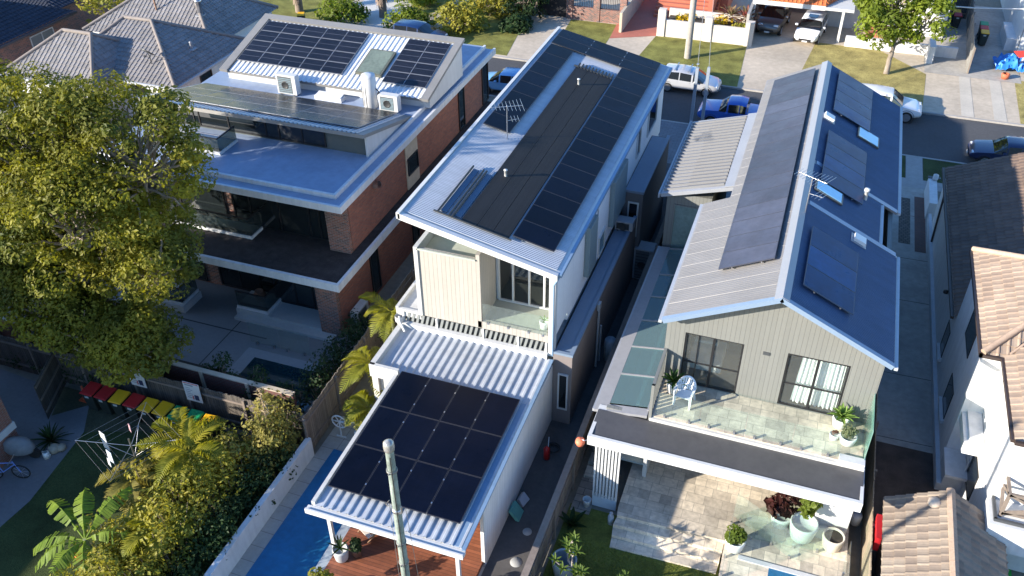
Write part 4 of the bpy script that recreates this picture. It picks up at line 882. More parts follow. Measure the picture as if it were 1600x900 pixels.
# balcony of the white house
b = MB(); b.box(7.55, 10.5, 21.3, 22.4, 1.9, 3.0); b.box(7.72, 10.5, 21.5, 22.35, 3.0, 3.02, 0); b.build('balcony', REND, hw)
b = MB(); b.box(7.66, 7.74, 21.45, 24.0, 3.02, 3.12); b.box(7.66, 10.4, 21.42, 21.5, 3.02, 3.12); b.build('edge_trim', DKG, hw)
TIMB = M('weathered grey timber', (.20, .16, .13), .8, var=.2)
b = MB()
for p, q in (((7.85, 21.7, 3.02), (7.85, 21.7, 4.05)), ((7.85, 23.4, 3.02), (7.85, 23.4, 4.05)), ((7.85, 21.7, 4.0), (7.85, 23.4, 4.0)), ((7.85, 21.7, 3.15), (7.85, 23.4, 4.0)), ((7.85, 23.4, 3.15), (7.85, 21.7, 4.0)), ((7.85, 21.7, 4.0), (9.8, 21.7, 4.0)), ((7.85, 21.7, 3.15), (9.8, 21.7, 4.0)), ((9.8, 21.7, 3.15), (7.85, 21.7, 4.0)), ((7.85, 21.7, 3.2), (9.8, 21.7, 3.2)), ((9.8, 21.7, 3.0), (9.8, 21.7, 4.05))): b.beam(p, q, .09)
b.build('timber_railing', TIMB, hw)
# driveway post with lamp and low white wall at street end
b = MB(); b.box(6.7, 7.1, 44.4, 47.3, 0, .95); b.box(6.66, 7.3, 47.1, 47.3, .95, 1.0, 1); b.lathe([(.14, 1.0), (.14, 1.25), (.02, 1.32)], (7.0, 47.0, 0), 12, 0); tag(b.build('low_wall', [REND, DKG]), 'low white wall with dark capping and a lamp at the street end of the driveway', 'wall')
rect('brick_edging', 6.2, 6.72, 41.0, 46.6, -.001, brick('edging brick', (.18, .08, .06), (.12, .07, .06), (.1, .09, .08)))
# ------------------------------------------------------------------ garage with tiled roof
gg = thing('garage', 'garage with sunlit tan tiled gable roof in the lower right corner', 'garage', (6.45, 18, 0))
b = MB(); b.box(4.95, 8.0, 10, 21.8, -.02, 2.1); b.build('wall', M('garage render', (.30, .28, .26), .85), gg)
b = MB(); tile_face(b, [(4.66, 9, 2.2), (6.42, 9, 3.2), (6.42, 22.1, 3.2), (4.66, 22.1, 2.2)][::-1], tw=.30, th=.33, lift=.04); o = b.build('roof', TILEG, gg); o['label'] = 'sunlit left roof slope'
b = MB(); tile_face(b, [(6.42, 9, 3.2), (8.22, 9, 2.2), (8.22, 22.1, 2.2), (6.42, 22.1, 3.2)][::-1], tw=.30, th=.33, lift=.04); b.build('roof', TILEG, gg)
b = MB(); y = 9.
while y < 22: b.obox((6.30, y, 3.20), (.12, 0, .06), (0, .40, .0), (0, 0, .05)); b.obox((6.42, y, 3.26), (.12, 0, -.06), (0, .40, .0), (0, 0, .05)); y += .41
b.build('ridge', RIDGE, gg)
b = MB(); b.lathe([(.20, 0), (.20, .12), (.12, .16), (0, .17)], (6.0, 21.6, 2.95), 16); b.build('ridge_vent', M('cream vent', (.55, .45, .35)), gg)
# ------------------------------------------------------------------ tiled house at the upper left
hn = thing('tiled_house', 'single storey house with grey clay tiled hip roofs behind the large tree', 'house', (-42, 45, 0))
def hip(mb, x0, x1, y0, y1, ze, zr2, rx0, rx1, ry, mb2=None):
    tile_face(mb, [(x0, y0, ze), (x1, y0, ze), (rx1, ry, zr2), (rx0, ry, zr2)]); tile_face(mb, [(x1, y0, ze), (x1, y1, ze), (rx1, ry, zr2)])
    tile_face(mb, [(x1, y1, ze), (x0, y1, ze), (rx0, ry, zr2), (rx1, ry, zr2)]); tile_face(mb, [(x0, y1, ze), (x0, y0, ze), (rx0, ry, zr2)])
    if mb2:
        for p, q in (((x0, y0, ze), (rx0, ry, zr2)), ((x1, y0, ze), (rx1, ry, zr2)), ((x1, y1, ze), (rx1, ry, zr2)), ((rx0, ry, zr2), (rx1, ry, zr2))):
            mb2.tube([V(p)+V((0, 0, .05)), V(q)+V((0, 0, .05))], .12, 8)
b = MB(); c = MB(); hip(b, -47.7, -40.6, 38.5, 44.8, 3.0, 5.0, -44.8, -42.7, 41.6, c); hip(b, -45, -36.05, 40.25, 48.3, 2.98, 5.05, -42.6, -40.5, 44.6, c); hip(b, -48, -37.6, 46.2, 54.3, 3.02, 5.5, -44, -41.5, 50.2, c)
o = b.build('roof', TILEN, hn); c.build('ridge', M('clay ridge', (.22, .19, .17), .85, var=.15, s2=9), o)
b = MB(); b.box(-47.3, -41, 38.9, 44, 0, 2.95); b.box(-41, -36.4, 40.7, 48, 0, 2.95); b.box(-47.5, -38, 46.5, 54, 0, 2.95); b.build('wall', REND, hn)
b = MB(); b.box(-47.8, -40.6, 38.38, 38.5, 2.86, 3.0); b.box(-41, -36.0, 40.12, 40.25, 2.84, 2.98); b.box(-36.05, -35.93, 40.2, 48.4, 2.84, 2.98); b.build('gutter', M('pale gutter', (.42, .44, .46)), hn)
window(hn, '-y', -39.8, -38.8, 1.9, 2.75, 40.7, fr=BRW); window(hn, '+x', 43.0, 44.2, 1.6, 2.6, -36.4, fr=BRW)
b = MB(); b.box(-47.35, -47.0, 38.7, 38.9, 0, 2.9); b.build('downpipe', WHITE, hn)
MB().lathe([(.17, 0), (.17, .9), (.24, .92), (.24, 1.1), (0, 1.15)], (-39.7, 48.4, 4.2), 14).build('flue', STEEL, hn)
MB().box(-39.95, -39.45, 48.1, 48.65, 4.22, 4.3).build('flue_flashing', MIDG, hn)
MB().lathe([(.08, 0), (.08, .5), (.1, .55), (0, .6)], (-37.6, 44.3, 3.6), 12).build('vent_pipe', MIDG, hn)
MB().box(-37.85, -37.35, 44.05, 44.55, 3.66, 3.72).build('vent_flashing', MIDG, hn)
t = thing('satellite_dish', 'dark satellite dish standing on the sunlit tiles of the single storey house', 'satellite dish', (-38.6, 41.6, 3.6), .3)
MB().tube([(0, 0, 0), (0, 0, .55), (0, -.1, .7)], .03, 8).build('mast', DKG, t, False)
b = MB(); b.lathe([(0, 0), (.25, .02), (.48, .09), (.5, .09), (.26, .0), (0, -.02)], (0, 0, 0), 20); o = b.build('dish', DKG, t, False); o.location = (0, -.15, .8); o.rotation_euler = (-.55, .5, 0)
b = MB(); b.tube([(0, -.1, .5), (0, -.6, .75)], .015, 6); b.box(-.05, .05, -.68, -.58, .72, .82); b.tube([(.3, .3, .1), (.5, -.1, .55), (-.2, .2, .5)], .012, 6); b.build('feed_arm', DKG, t, False)
b = MB(); b.tube([(-43.1, 48.2, 4.3), (-43.2, 48.2, 9.5)], .06, 8); tag(b.build('service_pole', M('rusty pipe', (.25, .14, .09), .8)), 'thin rusty service pipe rising above the clay tiled roof', 'pole')
# navy roofed brick house, far left
hb = thing('brick_house', 'brick house with navy tiled roof and a white framed window in the top left corner', 'house', (-57, 46, 0))
b = MB(); hip(b, -66, -51.4, 36, 49.2, 3.0, 5.9, -60.5, -57.5, 42.6); hip(b, -66, -52.6, 48.2, 58, 3.02, 5.2, -60, -58, 53); b.build('roof', TILED, hb)
b = MB(); b.box(-65, -52.0, 37, 48.7, 0, 2.95); b.box(-65, -53.2, 48.7, 57, 0, 2.9); b.build('wall', BRICKM, hb)
b = MB(); b.box(-51.4, -51.25, 36, 49.3, 2.82, 2.98); b.build('gutter', M('navy gutter', (.03, .035, .05)), hb)
window(hb, '+x', 45.2, 47.4, 1.0, 2.4, -52.0, mull=(46.3,), gl=M('blind glass', (.20, .21, .21), .15))
rect('side_drive', -51, -46, 36, 58, -.009, CONC)
# brick flats at the left edge; unseen taller and farther blocks added for shade
hf = thing('brick_flats', 'red brick flats with white band at left edge, plus unseen blocks added for shade', 'building', (-33, 9, 0))
b = MB(); b.box(-30, -25.75, 9.9, 16.0, 0, 3.3); b.box(-42, -30, 9.9, 16.0, 0, 8.6); b.box(-48, -36, -14, 1.6, 0, 6.2); b.build('wall', brick('red flats brick', (.28, .10, .065), (.20, .07, .05), (.22, .18, .15)), hf)
b = MB(); b.box(-42.05, -25.70, 9.85, 16.05, 1.05, 1.35); b.build('band', WHITE, hf)
b = MB(); b.box(-29.95, -25.6, 9.8, 16.15, 3.3, 3.45); b.box(-42.2, -29.95, 9.8, 16.15, 8.6, 8.8); b.box(-48.2, -35.9, -14.2, 1.7, 6.2, 6.4); b.build('roof', CONC, hf)
# ------------------------------------------------------------------ fences
def paling(name, label, p, q, h, m=WOODF, postm=None, group=None, step=2.4, th=.03):
    t = thing(name, label, 'fence', (p[0], p[1], 0), group=group); p, q = V((*p, 0)), V((*q, 0)); d = q-p; L = d.length; e = d.normalized(); n = V((-e.y, e.x, 0)); k = max(1, round(L/step))
    b = MB(); x = 0; 
    while x < L-.05:
        hh = h+rnd.uniform(-.03, .03); b.obox(p+e*x+n*rnd.uniform(-.006, .006), e*.098, n*th, V((0, 0, hh))); x += .105
    b.build('palings', m, t)
    for i in range(k+1):
        c = p+e*(L*i/k)-n*.09; b = MB(); b.obox(c-e*.05, e*.1, n*.085, V((0, 0, h-.05))); b.build('post', postm or TIMB, t)
    for z in (.35, h-.35): b = MB(); b.obox(p-n*.045+V((0, 0, z)), d, n*.042, V((0, 0, .09))); b.build('rail', TIMB, t)
    return t
paling('paling_fence', 'tall brown paling fence between the white house and the brick house', (-15.25, 19.3), (-15.75, 44), 1.85)
paling('paling_fence', 'weathered paling fence behind the row of wheelie bins', (-30.6, 19.45), (-15.4, 19.55), 1.8, WOODD)
paling('paling_fence', 'weathered paling fence with a thick top rail between the white house and the gabled house', (-5.42, 14), (-5.62, 46.5), 1.6, WOODF)
b = MB(); b.beam((-5.46, 14, 1.66), (-5.66, 46.5, 1.66), .22, .06); tag(b.build('top_rail', TIMB), 'thick timber capping along the fence beside the gabled house', 'rail')
paling('paling_fence', 'timber paling fence between the gabled house and the driveway', (4.50, 14), (4.42, 36), 1.7, M('pale palings', (.30, .24, .17), .9, var=.25, s2=12))
t = thing('timber_gate', 'weathered timber gate standing open beside the bins', 'gate', (-26.6, 19.3, 0))
b = MB(); p, q = V((-26.75, 19.35, .05)), V((-25.95, 17.5, .05)); d = q-p; e = d.normalized(); n = V((-e.y, e.x, 0))
x = 0
while x < d.length-.05: b.obox(p+e*x, e*.10, n*.025, V((0, 0, 1.75))); x += .108
b.build('palings', WOODD, t)
for z in (.3, .95, 1.6): MB().obox(p+n*.026+V((0, 0, z)), d, n*.035, V((0, 0, .09))).build('rail', TIMB, t)
# pool wall, pool, deck of the white house
b = MB(); b.box(-15.25, -15.05, 8, 19.3, 0, .92); tag(b.build('pool_wall', REND), 'low white rendered wall between the hedge and the blue pool', 'wall')
rect('pool_deck', -15.05, -7.2, 8, 21.5, .004, brick('large pale pavers', (.42, .39, .34), (.36, .335, .295), (.20, .185, .17), .9, .6, .012, offset=0, var=.14))
PCOV = M('blue pool cover', (.012, .125, .27), .32, var=.24, s1=.6, s2=4, bump=.6, bs=3.5, spec=.5)
pc = MB(); pc.box(-14.5, -12.45, 8, 19.8, .01, .035); tag(pc.build('pool_cover', PCOV), 'blue bubble cover floating on the narrow lap pool', 'pool cover')
b = MB(); b.box(-12.44, -12.1, 8, 19.9, .006, .14); o = b.build('pool_edge', M('blue grey coping', (.33, .38, .42), .7)); o['kind'] = 'structure'
b = MB(); b.box(-12.1, -7.3, 8, 21.4, .008, .18); o = b.build('timber_deck', DECK); o['kind'] = 'structure'
b = MB(); b.box(-12.1, -9.6, 14.0, 14.3, .18, .26)
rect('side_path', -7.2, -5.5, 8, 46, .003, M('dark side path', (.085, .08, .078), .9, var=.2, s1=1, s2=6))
# ------------------------------------------------------------------ far side of the street
bf = thing('brick_fence', 'brick fence with piers and a black gate across the street', 'fence', (-19, 68, 0))
b = MB(); b.box(-19.3, -14.9, 66.9, 67.2, -.02, 1.0); b.box(-24.3, -24.0, 67.6, 68.0, -.02, 1.9); b.build('wall', BRICKM, bf)
for x in (-23.6, -19.4, -17.2, -15.1): box('pier', BRICKM, bf, x-.25, x+.25, 66.85, 67.35, -.02, 2.1)
b = MB(); b.box(-23.3, -19.7, 67.1, 67.2, -.02, 2.0); b.build('gate', BLK, bf)
for x0, x1 in ((-19.1, -17.5), (-16.9, -15.4)):
    b = MB(); x = x0
    while x < x1: b.box(x, x+.03, 67.03, 67.06, 1.0, 1.9); x += .14
    b.box(x0, x1, 67.02, 67.07, 1.85, 1.9); b.build('railing', BLK, bf)
b = MB(); b.box(-14.95, -14.75, 65.2, 75, -.02, 1.5); tag(b.build('side_wall', CONCL), 'pale side wall beside the red paving across the street', 'wall')
cw = thing('garden_wall', 'cream rendered garden wall with piers and flower beds behind the pole', 'wall', (-8.6, 65.8, 0))
CREAM = M('cream render', (.60, .53, .45), .85, var=.08)
b = MB(); b.box(-11.6, -5.4, 65.5, 65.72, -.02, 1.25); b.box(-11.6, -5.4, 67.4, 67.6, -.02, 1.5); b.build('wall', CREAM, cw)
for x in (-11.8, -8.3, -5.3): box('pier', CREAM, cw, x-.28, x+.28, 65.4, 65.95, -.02, 1.75 if x > -11 else 2.0)
box('planter_soil', SOIL, cw, -11.5, -5.5, 65.72, 67.4, .6, 1.0)
hg = thing('terracotta_porch', 'red painted steps and porch of the house across the street', 'porch', (-11, 72, 0))
b = MB(); 
for i in range(6): b.box(-13.2, -8.4, 69.4+i*.4, 72.5, .2*i-.02, .2*i+.18)
b.box(-13.4, -7.8, 71.8, 76, -.02, 1.6); b.build('steps', TERRA, hg); b = MB(); b.box(-9.0, -8.6, 69.4, 72, -.02, 1.8); b.build('side_wall', TERRA, hg)
hc = thing('orange_roof_house', 'white house with orange tiled roof and a double carport across the street', 'house', (-2, 72, 0))
b = MB(); b.box(-5.6, -.4, 68.2, 68.5, 2.25, 2.6); b.box(-.4, 1.6, 68.2, 68.42, 2.3, 2.5); b.box(-.4, 1.6, 68.42, 72, 2.42, 2.5); b.build('beam', WHITE, hc)
for x in (-5.45, .9): box('post', WHITE, hc, x-.09, x+.09, 68.25, 68.43, -.02, 2.3)
b = MB(); b.box(-5.7, -5.5, 66.0, 74, -.02, 2.2); b.box(-5.5, -.4, 74, 74.2, -.02, 2.4); b.box(-.4, -.25, 70.5, 74, -.02, 2.4); b.build('carport_wall', CONC, hc)
b = MB(); tile_face(b, [(-5.7, 68.15, 2.6), (-.4, 68.15, 2.6), (-.4, 73.5, 5.0), (-5.7, 73.5, 5.0)]); tile_face(b, [(-.4, 68.15, 2.6), (2.0, 74, 2.6), (-.4, 73.5, 5.0)]); b.build('roof', TILEO, hc)
b = MB(); b.box(-.2, 8.2, 71.6, 80, -.02, 4.5); b.build('wall', REND, hc)
window(hc, '-y', .2, 2.9, 2.6, 4.0, 71.6, mull=(1.1, 2.0), trans=(3.4,)); window(hc, '-y', 3.6, 4.4, .5, 2.9, 71.6, mull=(), trans=(1.2, 1.8), name='door')
b = MB(); b.box(2.9, 4.6, 70.3, 71.6, -.02, .25); b.box(3.0, 4.5, 70.8, 71.6, .25, .5); b.build('steps', TERRA, hc)
b = MB(); b.box(1.4, 9, 67.7, 67.95, -.02, .75); tag(b.build('low_wall', REND), 'low white wall behind the street tree', 'wall')
b = MB(); b.box(7.0, 7.4, 66.2, 67.9, -.02, 1.2); tag(b.build('gate_pier', REND), 'white pier at the end of the low wall by the street tree', 'pier')
paling('paling_fence', 'grey timber fence between the two driveways across the street', (9.62, 65.2), (10.3, 80), 1.9, M('grey palings', (.24, .23, .21), .9, var=.2, s2=10))
b = MB(); b.box(10.0, 10.2, 64.9, 65.4, -.02, 1.2); b.box(6.9, 7.05, 74, 80, -.02, 4.2)
hx = thing('weatherboard_house', 'white house with a brown tiled verandah in the top right corner', 'house', (16, 72, 0))
b = MB(); b.box(12.9, 20, 69.2, 82, -.02, 3.6); b.build('wall', REND, hx)
b = MB(); tile_face(b, [(13.4, 68.6, 2.9), (20, 68.6, 2.9), (20, 72, 4.1), (13.4, 72, 4.1)]); b.build('roof', TILEB, hx)
b = MB(); b.box(12.85, 12.95, 69.2, 69.4, -.02, 3.4); b.box(12.3, 12.9, 70.5, 74, -.02, .9); b.build('side_wall', REND, hx)
b = MB(); b.tube([(.32*math.cos(a/12*6.283), 0, .32*math.sin(a/12*6.283)) for a in range(13)], .05, 6); b.tube([(.24*math.cos(a/12*6.283), -.05, .24*math.sin(a/12*6.283)) for a in range(13)], .05, 6); o = b.build('garden_hose', M('navy hose', (.02, .03, .10), .5), None, False); o.location = (14.2, 69.08, .7); tag(o, 'coil of dark blue hose hung on the white wall', 'hose')
b = MB(); b.box(6.9, 8.1, 78, 78.2, -.02, 2.4)
paling('paling_fence', 'dark timber fence closing the driveway across the street', (7.2, 76.5), (10.0, 76.5), 2.0, M('charcoal palings', (.06, .06, .065), .9, var=.2))
# ------------------------------------------------------------------ foliage helpers
def rv(r=rnd):
    while True:
        p = V((r.uniform(-1, 1), r.uniform(-1, 1), r.uniform(-1, 1)))
        if .05 < p.length <= 1: return p
def leafq(mb, c, size, nrm, asp=.55, r=rnd, mi=0):
    n = (nrm.normalized()+rv(r)*.75).normalized(); a = n.orthogonal().normalized(); b = n.cross(a); t = r.uniform(0, 6.283)
    x = (a*math.cos(t)+b*math.sin(t))*size; y = (b*math.cos(t)-a*math.sin(t))*size*asp
    mb.face([c-x*.5, c-y*.5+n*size*.06, c+x*.5, c+y*.5+n*size*.06], mi)
def clump(mb, c, rad, n, size, r=rnd, flat=.75, mi=0):
    c = V(c)
    for _ in range(n):
        d = rv(r); d = d.normalized()*(d.length**.45); p = c+V((d.x, d.y, d.z*flat))*rad
        leafq(mb, p, size*r.choice((.5, .7, .9, 1., 1.1, 1.3, 1.6)), d+V((0, 0, .7)), r=r, mi=mi)
BARK = M('grey bark', (.27, .22, .17), .95, var=.35, s1=2, s2=14, bump=.8, bs=18)
def limb(mb, p, q, r0, r1, wob=.25, k=6, r=rnd):
    p, q = V(p), V(q); L = (q-p).length; pts = []; off = V((0, 0, 0))
    for i in range(k+1):
        if 0 < i < k: off = off*.6+rv(r)*wob*L/k
        pts.append(p.lerp(q, i/k)+(off if i < k else V((0, 0, 0))))
    mb.tube(pts, [r0+(r1-r0)*i/k for i in range(k+1)], 7); return pts
def tree(name, label, base, fork, crown, n_clump, per, leafs, rad, lm, group=None, cat='tree', seed=1, bark=None, trunk_r=.28, extra=(), hollow=.45):
    """crown = list of ellipsoids (centre, radii, share); clumps sit mostly near the surface, limbs reach into them"""
    r = random.Random(seed); t = thing(name, label, cat, base, group=group); tb = MB(); fb = MB()
    fork = V(fork); limb(tb, base, fork, trunk_r, trunk_r*.7, .15, 6, r); tot = sum(c[2] for c in crown)
    for c, rr, sh in crown:
        c = V(c); hub = c-V((0, 0, rr[2]*.35)); limb(tb, fork, hub, trunk_r*.55, trunk_r*.3, .25, 6, r)
        for i in range(int(n_clump*sh/tot)):
            d = rv(r).normalized(); f = r.uniform(hollow, 1.0)**.6
            if d.z < -.55 and r.random() < .5: d.z *= -1
            bump_ = 1+.28*noise.noise(d*2.1+c*.3)
            p = c+V((d.x*rr[0], d.y*rr[1], d.z*rr[2]))*f*bump_
            k_ = r.choice((.45, .6, .8, 1., 1.2, 1.45)); clump(fb, p, rad*k_, int(per*k_*r.uniform(.6, 1.2)), leafs*r.uniform(.8, 1.15), r)
            if r.random() < .55: limb(tb, hub+rv(r)*rr[0]*.2, p, trunk_r*.22, .02, .35, 5, r)
    for p in extra: clump(fb, p, rad, per, leafs, r)
    tb.build('trunk', bark or BARK, t); fb.build('crown', lm, t); return t
LF_BIG = leaf('olive tree leaves', (.27, .25, .03), (.085, .105, .022), .4, s1=.35, s2=1.2)
LF_ST = leaf('fresh green leaves', (.22, .27, .03), (.12, .16, .024), .4, s1=.6, s2=1.5)
LF_DK = leaf('dark shrub leaves', (.035, .065, .02), (.022, .042, .016), .3)
LF_HEDGE = leaf('hedge leaves', (.38, .33, .05), (.18, .19, .03), .35, s1=.8, s2=2)
LF_BAM = leaf('golden bamboo leaves', (.32, .27, .07), (.19, .18, .045), .4, s1=.9)
LF_PALM = leaf('palm fronds', (.36, .32, .04), (.19, .21, .03), .45)
LF_BAN = leaf('banana leaves', (.22, .30, .04), (.12, .20, .03), .45)
LF_SUC = leaf('agave blades', (.20, .30, .07), (.16, .25, .06), .2)
LF_RED = leaf('bronze rubber plant leaves', (.06, .018, .016), (.03, .022, .016), .2)
LF_BROM = leaf('bromeliad blades', (.22, .20, .09), (.25, .07, .06), .3, s1=2.)
FLOW = leaf('yellow flowers', (.75, .48, .01), (.6, .42, .02), .3)
def nearer(c, rr, k, sh): c = V((0, 0, CH))+(V(c)-V((0, 0, CH)))*k; return (tuple(c), tuple(x*k for x in rr), sh)
tree('broadleaf_tree', 'large spreading tree with olive green crown and pale bare twigs at the left edge', (-26.4, 20.9, 0), (-26.2, 21.3, 4.2),
     [nearer((-29.6, 25.0, 7.0), (3.8, 3.6, 3.7), .87, 1.1), nearer((-26.2, 25.8, 7.2), (3.1, 3.2, 3.3), .87, .95), nearer((-26.9, 22.6, 6.2), (2.8, 2.4, 2.8), .9, .7), nearer((-31.5, 22.6, 5.6), (3.0, 2.6, 3.2), .9, .8), ((-28.6, 20.8, 4.2), (2.4, 1.6, 2.0), .35), ((-22.5, 19.3, 3.2), (1.6, 1.1, 1.3), .3), ((-24.4, 19.3, 3.2), (1.7, 1.1, 1.5), .3), ((-26.6, 19.6, 4.0), (1.6, 1.1, 1.6), .25), ((-26.6, 20.6, 3.6), (1.8, 1.2, 1.6), .35), ((-23.9, 20.3, 3.0), (1.8, 1.0, 1.5), .35), ((-22.2, 19.9, 3.7), (1.6, 1.1, 1.4), .3), ((-25.0, 20.6, 5.7), (2.0, 1.5, 1.6), .4), ((-27.6, 20.7, 5.6), (2.2, 1.6, 1.8), .4), ((-21.4, 20.6, 6.2), (1.5, 1.3, 1.5), .3), nearer((-24.6, 23.9, 5.2), (1.9, 1.8, 1.9), .93, .35), nearer((-33.0, 25.2, 7.8), (3.0, 3.2, 3.2), .87, .8), nearer((-36.0, 24.5, 8.2), (3.0, 3.0, 3.0), .87, .5)],  # last two crown lobes are out of view, added to shade the flat roof
     950, 230, .145, .60, LF_BIG, seed=5, trunk_r=.34)
tree('street_tree', 'round bright green street tree on the dry verge in front of the white house', (4.4, 63.4, -.02), (4.5, 64, 1.8),
     [((4.0, 65.2, 4.4), (2.4, 2.2, 2.2), 1.), ((6.1, 64.8, 3.6), (1.9, 1.9, 1.8), .6), ((4.2, 66.5, 6.0), (2.0, 1.8, 1.6), .5), ((3.4, 64.2, 2.9), (1.6, 1.4, 1.2), .3)], 190, 80, .26, .55, LF_ST, seed=8, trunk_r=.2)
for i, (x, y, rx, h, lm, lab) in enumerate(((-27.5, 70.5, 3.2, 4.6, LF_DK, 'dense tall shrub beside the wheel tracks across the street'), (-24.6, 68.2, 3.0, 5.2, LF_DK, 'dark leafy tree beside the black gate across the street'), (-25.6, 65.6, 1.8, 1.7, LF_HEDGE, 'low yellow green shrubs behind the parked dark blue car'), (-22.6, 63.2, .9, .8, LF_DK, 'small rounded shrub on the lawn beside the dark blue car'),
        (-49.0, 50.0, 2.3, 4.6, LF_HEDGE, 'bushy shrub behind the clay tiled roof'), (-47.3, 52.0, 2.2, 1.2, LF_HEDGE, 'low clipped shrub beside the side drive at upper left'), (-32.5, 66.5, 2.0, 1.5, LF_ST, 'green shrub between the palm trunks'), (-36.3, 60.6, 1.9, 1.5, LF_ST, 'long bright green shrubs right of the white path'), (-30.6, 60.9, 1.6, 1.4, LF_ST, 'bright green shrub left of the wheel tracks across the street'), (-26.6, 61.6, 1.5, 2.0, LF_HEDGE, 'yellow green bush right behind the dark blue parked car'), (-22.8, 65.6, 1.9, 3.4, LF_DK, 'dark bushy tree nearest the black gate pier'))):
    tree('shrub', lab, (x, y, -.02), (x, y, h*.3), [((x, y, h*.55), (rx, rx*.8, h*.5), 1), ((x+rx*.5, y+.3, h*.4), (rx*.6, rx*.6, h*.4), .5)], 46, 70, .24, .55, lm, cat='shrub', seed=20+i, trunk_r=.10)
# shaggy palm trunks by the street
for i, (x, y) in enumerate(((-40.6, 61.5), (-33.6, 62.6))):
    t = thing('palm_tree', ('shaggy palm trunk with drooping dead fronds, left of the white concrete path', 'shaggy palm trunk with drooping dead fronds, on the lawn right of the white concrete path')[i], 'palm', (x, y, 0))
    MB().tube([(0, 0, 0), (.05, 0, 2), (0, .05, 4.4)], [.34, .28, .30], 10).build('trunk', M('palm trunk', (.22, .17, .13), .95, var=.4, s2=12, bump=.8), t, False)
    b = MB(); r = random.Random(40+i)
    for k in range(260):
        a = r.uniform(0, 6.283); z = r.uniform(1.9, 4.6); l = r.uniform(.6, 1.3); ra = .3+.35*(z-1.9)/2.7
        p = V((math.cos(a)*.25, math.sin(a)*.25, z)); q = V((math.cos(a)*ra*1.6, math.sin(a)*ra*1.6, z-l)); s = V((-math.sin(a), math.cos(a), 0))*.05
        b.face([p-s, p+s, q+s*.6, q-s*.6])
    b.build('skirt', M('dead fronds', (.26, .19, .14), .95, var=.4, s2=8), t, False)
def frond(mb, base, az, L, up, droop, lw=.05, ll=.45, n=22, r=rnd, twist=.0):
    base = V(base); d = V((math.cos(az), math.sin(az), 0)); s = V((-math.sin(az), math.cos(az), 0)); pts = []
    for i in range(n+1):
        t = i/n; pts.append(base+d*(L*t*(1-.12*t))+V((0, 0, up*L*t-droop*L*t*t)))
    mb.tube([pts[0], pts[n//2], pts[n]], [.025, .016, .006], 5)
    for i in range(2, n+1):
        t = i/n; l = ll*(math.sin(math.pi*min(.98, t*.85+.12)))*r.uniform(.85, 1.1); tg = (pts[i]-pts[i-1]).normalized()
        for sg in (-1, 1):
            o = (s*sg*.85+tg*.55+V((0, 0, .22+r.uniform(-.1, .1)))).normalized(); tip = pts[i]+o*l+V((0, 0, -.18*l)); w = tg*lw
            mb.face([pts[i]-w*.5, pts[i]+w*.5, pts[i]+o*l*.6+w*.5, tip, pts[i]+o*l*.6-w*.5])
def palm(label, base, h, n, L, seed, lean=(0, 0), lm=None, tr=.09, group=None):
    r = random.Random(seed); t = thing('palm_tree', label, 'palm', base, group=group); top = V((lean[0], lean[1], h))
    MB().tube([(0, 0, 0), top*.5+V((.05, 0, 0)), top], [tr, tr*.85, tr*.7], 8).build('trunk', M('green palm trunk', (.16, .17, .10), .8, var=.25), t, False)
    b = MB()
    for i in range(n): frond(b, top, 2.4*i+r.uniform(-.3, .3), L*r.uniform(.75, 1.1), r.uniform(.2, .9), r.uniform(.5, .9), r=r)
    b.build('crown', lm or LF_PALM, t, False); return t
# palms along the pool of the white house and in the hedge
palm('green palm in front of the paling fence, nearest the ribbed canopy roof', (-14.0, 22.4, 0), 2.3, 11, 1.7, 1)
palm('taller palm between the paling fence and the side wall of the white house', (-14.3, 24.9, 0), 2.9, 10, 1.6, 2)
palm('low palm in the white planter beside the pool', (-13.4, 20.9, 0), 1.5, 10, 1.3, 3)
palm('golden palm rising from the hedge below the green lidded bins', (-19.0, 17.2, 0), 1.6, 13, 1.8, 4)
palm('fan of palm fronds in the hedge beside the clothes line', (-18.0, 16.4, 0), 2.1, 13, 1.7, 5)
palm('palm with dry outer fronds low in the hedge', (-19.7, 15.2, 0), 1.3, 12, 1.5, 6, lm=LF_BAM)
palm('small palm at the bottom of the hedge', (-17.4, 13.6, 0), 1.5, 11, 1.4, 7)
# banana plant
t = thing('banana_plant', 'banana plant with torn arching leaves and an orange bunch by the lawn', 'banana plant', (-19.15, 12.4, 0)); r = random.Random(3)
MB().tube([(0, 0, 0), (-.05, .03, .8), (-.1, .05, 1.6)], [.13, .11, .07], 9).build('stem', M('banana stem', (.20, .22, .09), .7, var=.25), t, False)
for k, (az, L, up, dr) in enumerate(((2.75, 2.6, .75, .8), (2.2, 1.8, 1.0, .7), (3.35, 2.1, .4, .8), (3.8, 1.7, .5, .9), (4.5, 1.5, .5, .7), (1.3, 1.9, 1.1, .7), (.4, 1.5, .9, .8), (5.4, 1.4, .7, .8))):
    b = MB(); n = 26; d = V((math.cos(az), math.sin(az), 0)); s = V((-math.sin(az), math.cos(az), 0)); o = V((-.1, .05, 1.55)); P = [o+d*(L*i/n)+V((0, 0, up*L*i/n-dr*L*(i/n)**2)) for i in range(n+1)]
    b.tube([P[0], P[n//2], P[n]], [.035, .022, .008], 6, 0)
    for i in range(4, n):
        w0 = .34*math.sin(math.pi*min(1, (i-3)/(n-3)*.93+.04))
        if r.random() < .18: continue
        for sg in (-1, 1):
            dz = V((0, 0, -.10-.25*r.random()*(i/n))); a, c = P[i], P[i].lerp(P[i+1], .93); b.face([a, c, c+s*sg*w0+dz+d*.05, a+s*sg*w0*r.uniform(.85, 1.05)+dz+d*.05])
    b.build('leaf', LF_BAN, t, False)
MB().lathe([(0, -.28), (.10, -.22), (.13, -.05), (.10, .1), (0, .14)], (-.3, -.25, 1.05), 12).build('fruit', M('orange fruit', (.75, .22, .02), .6), t, False)
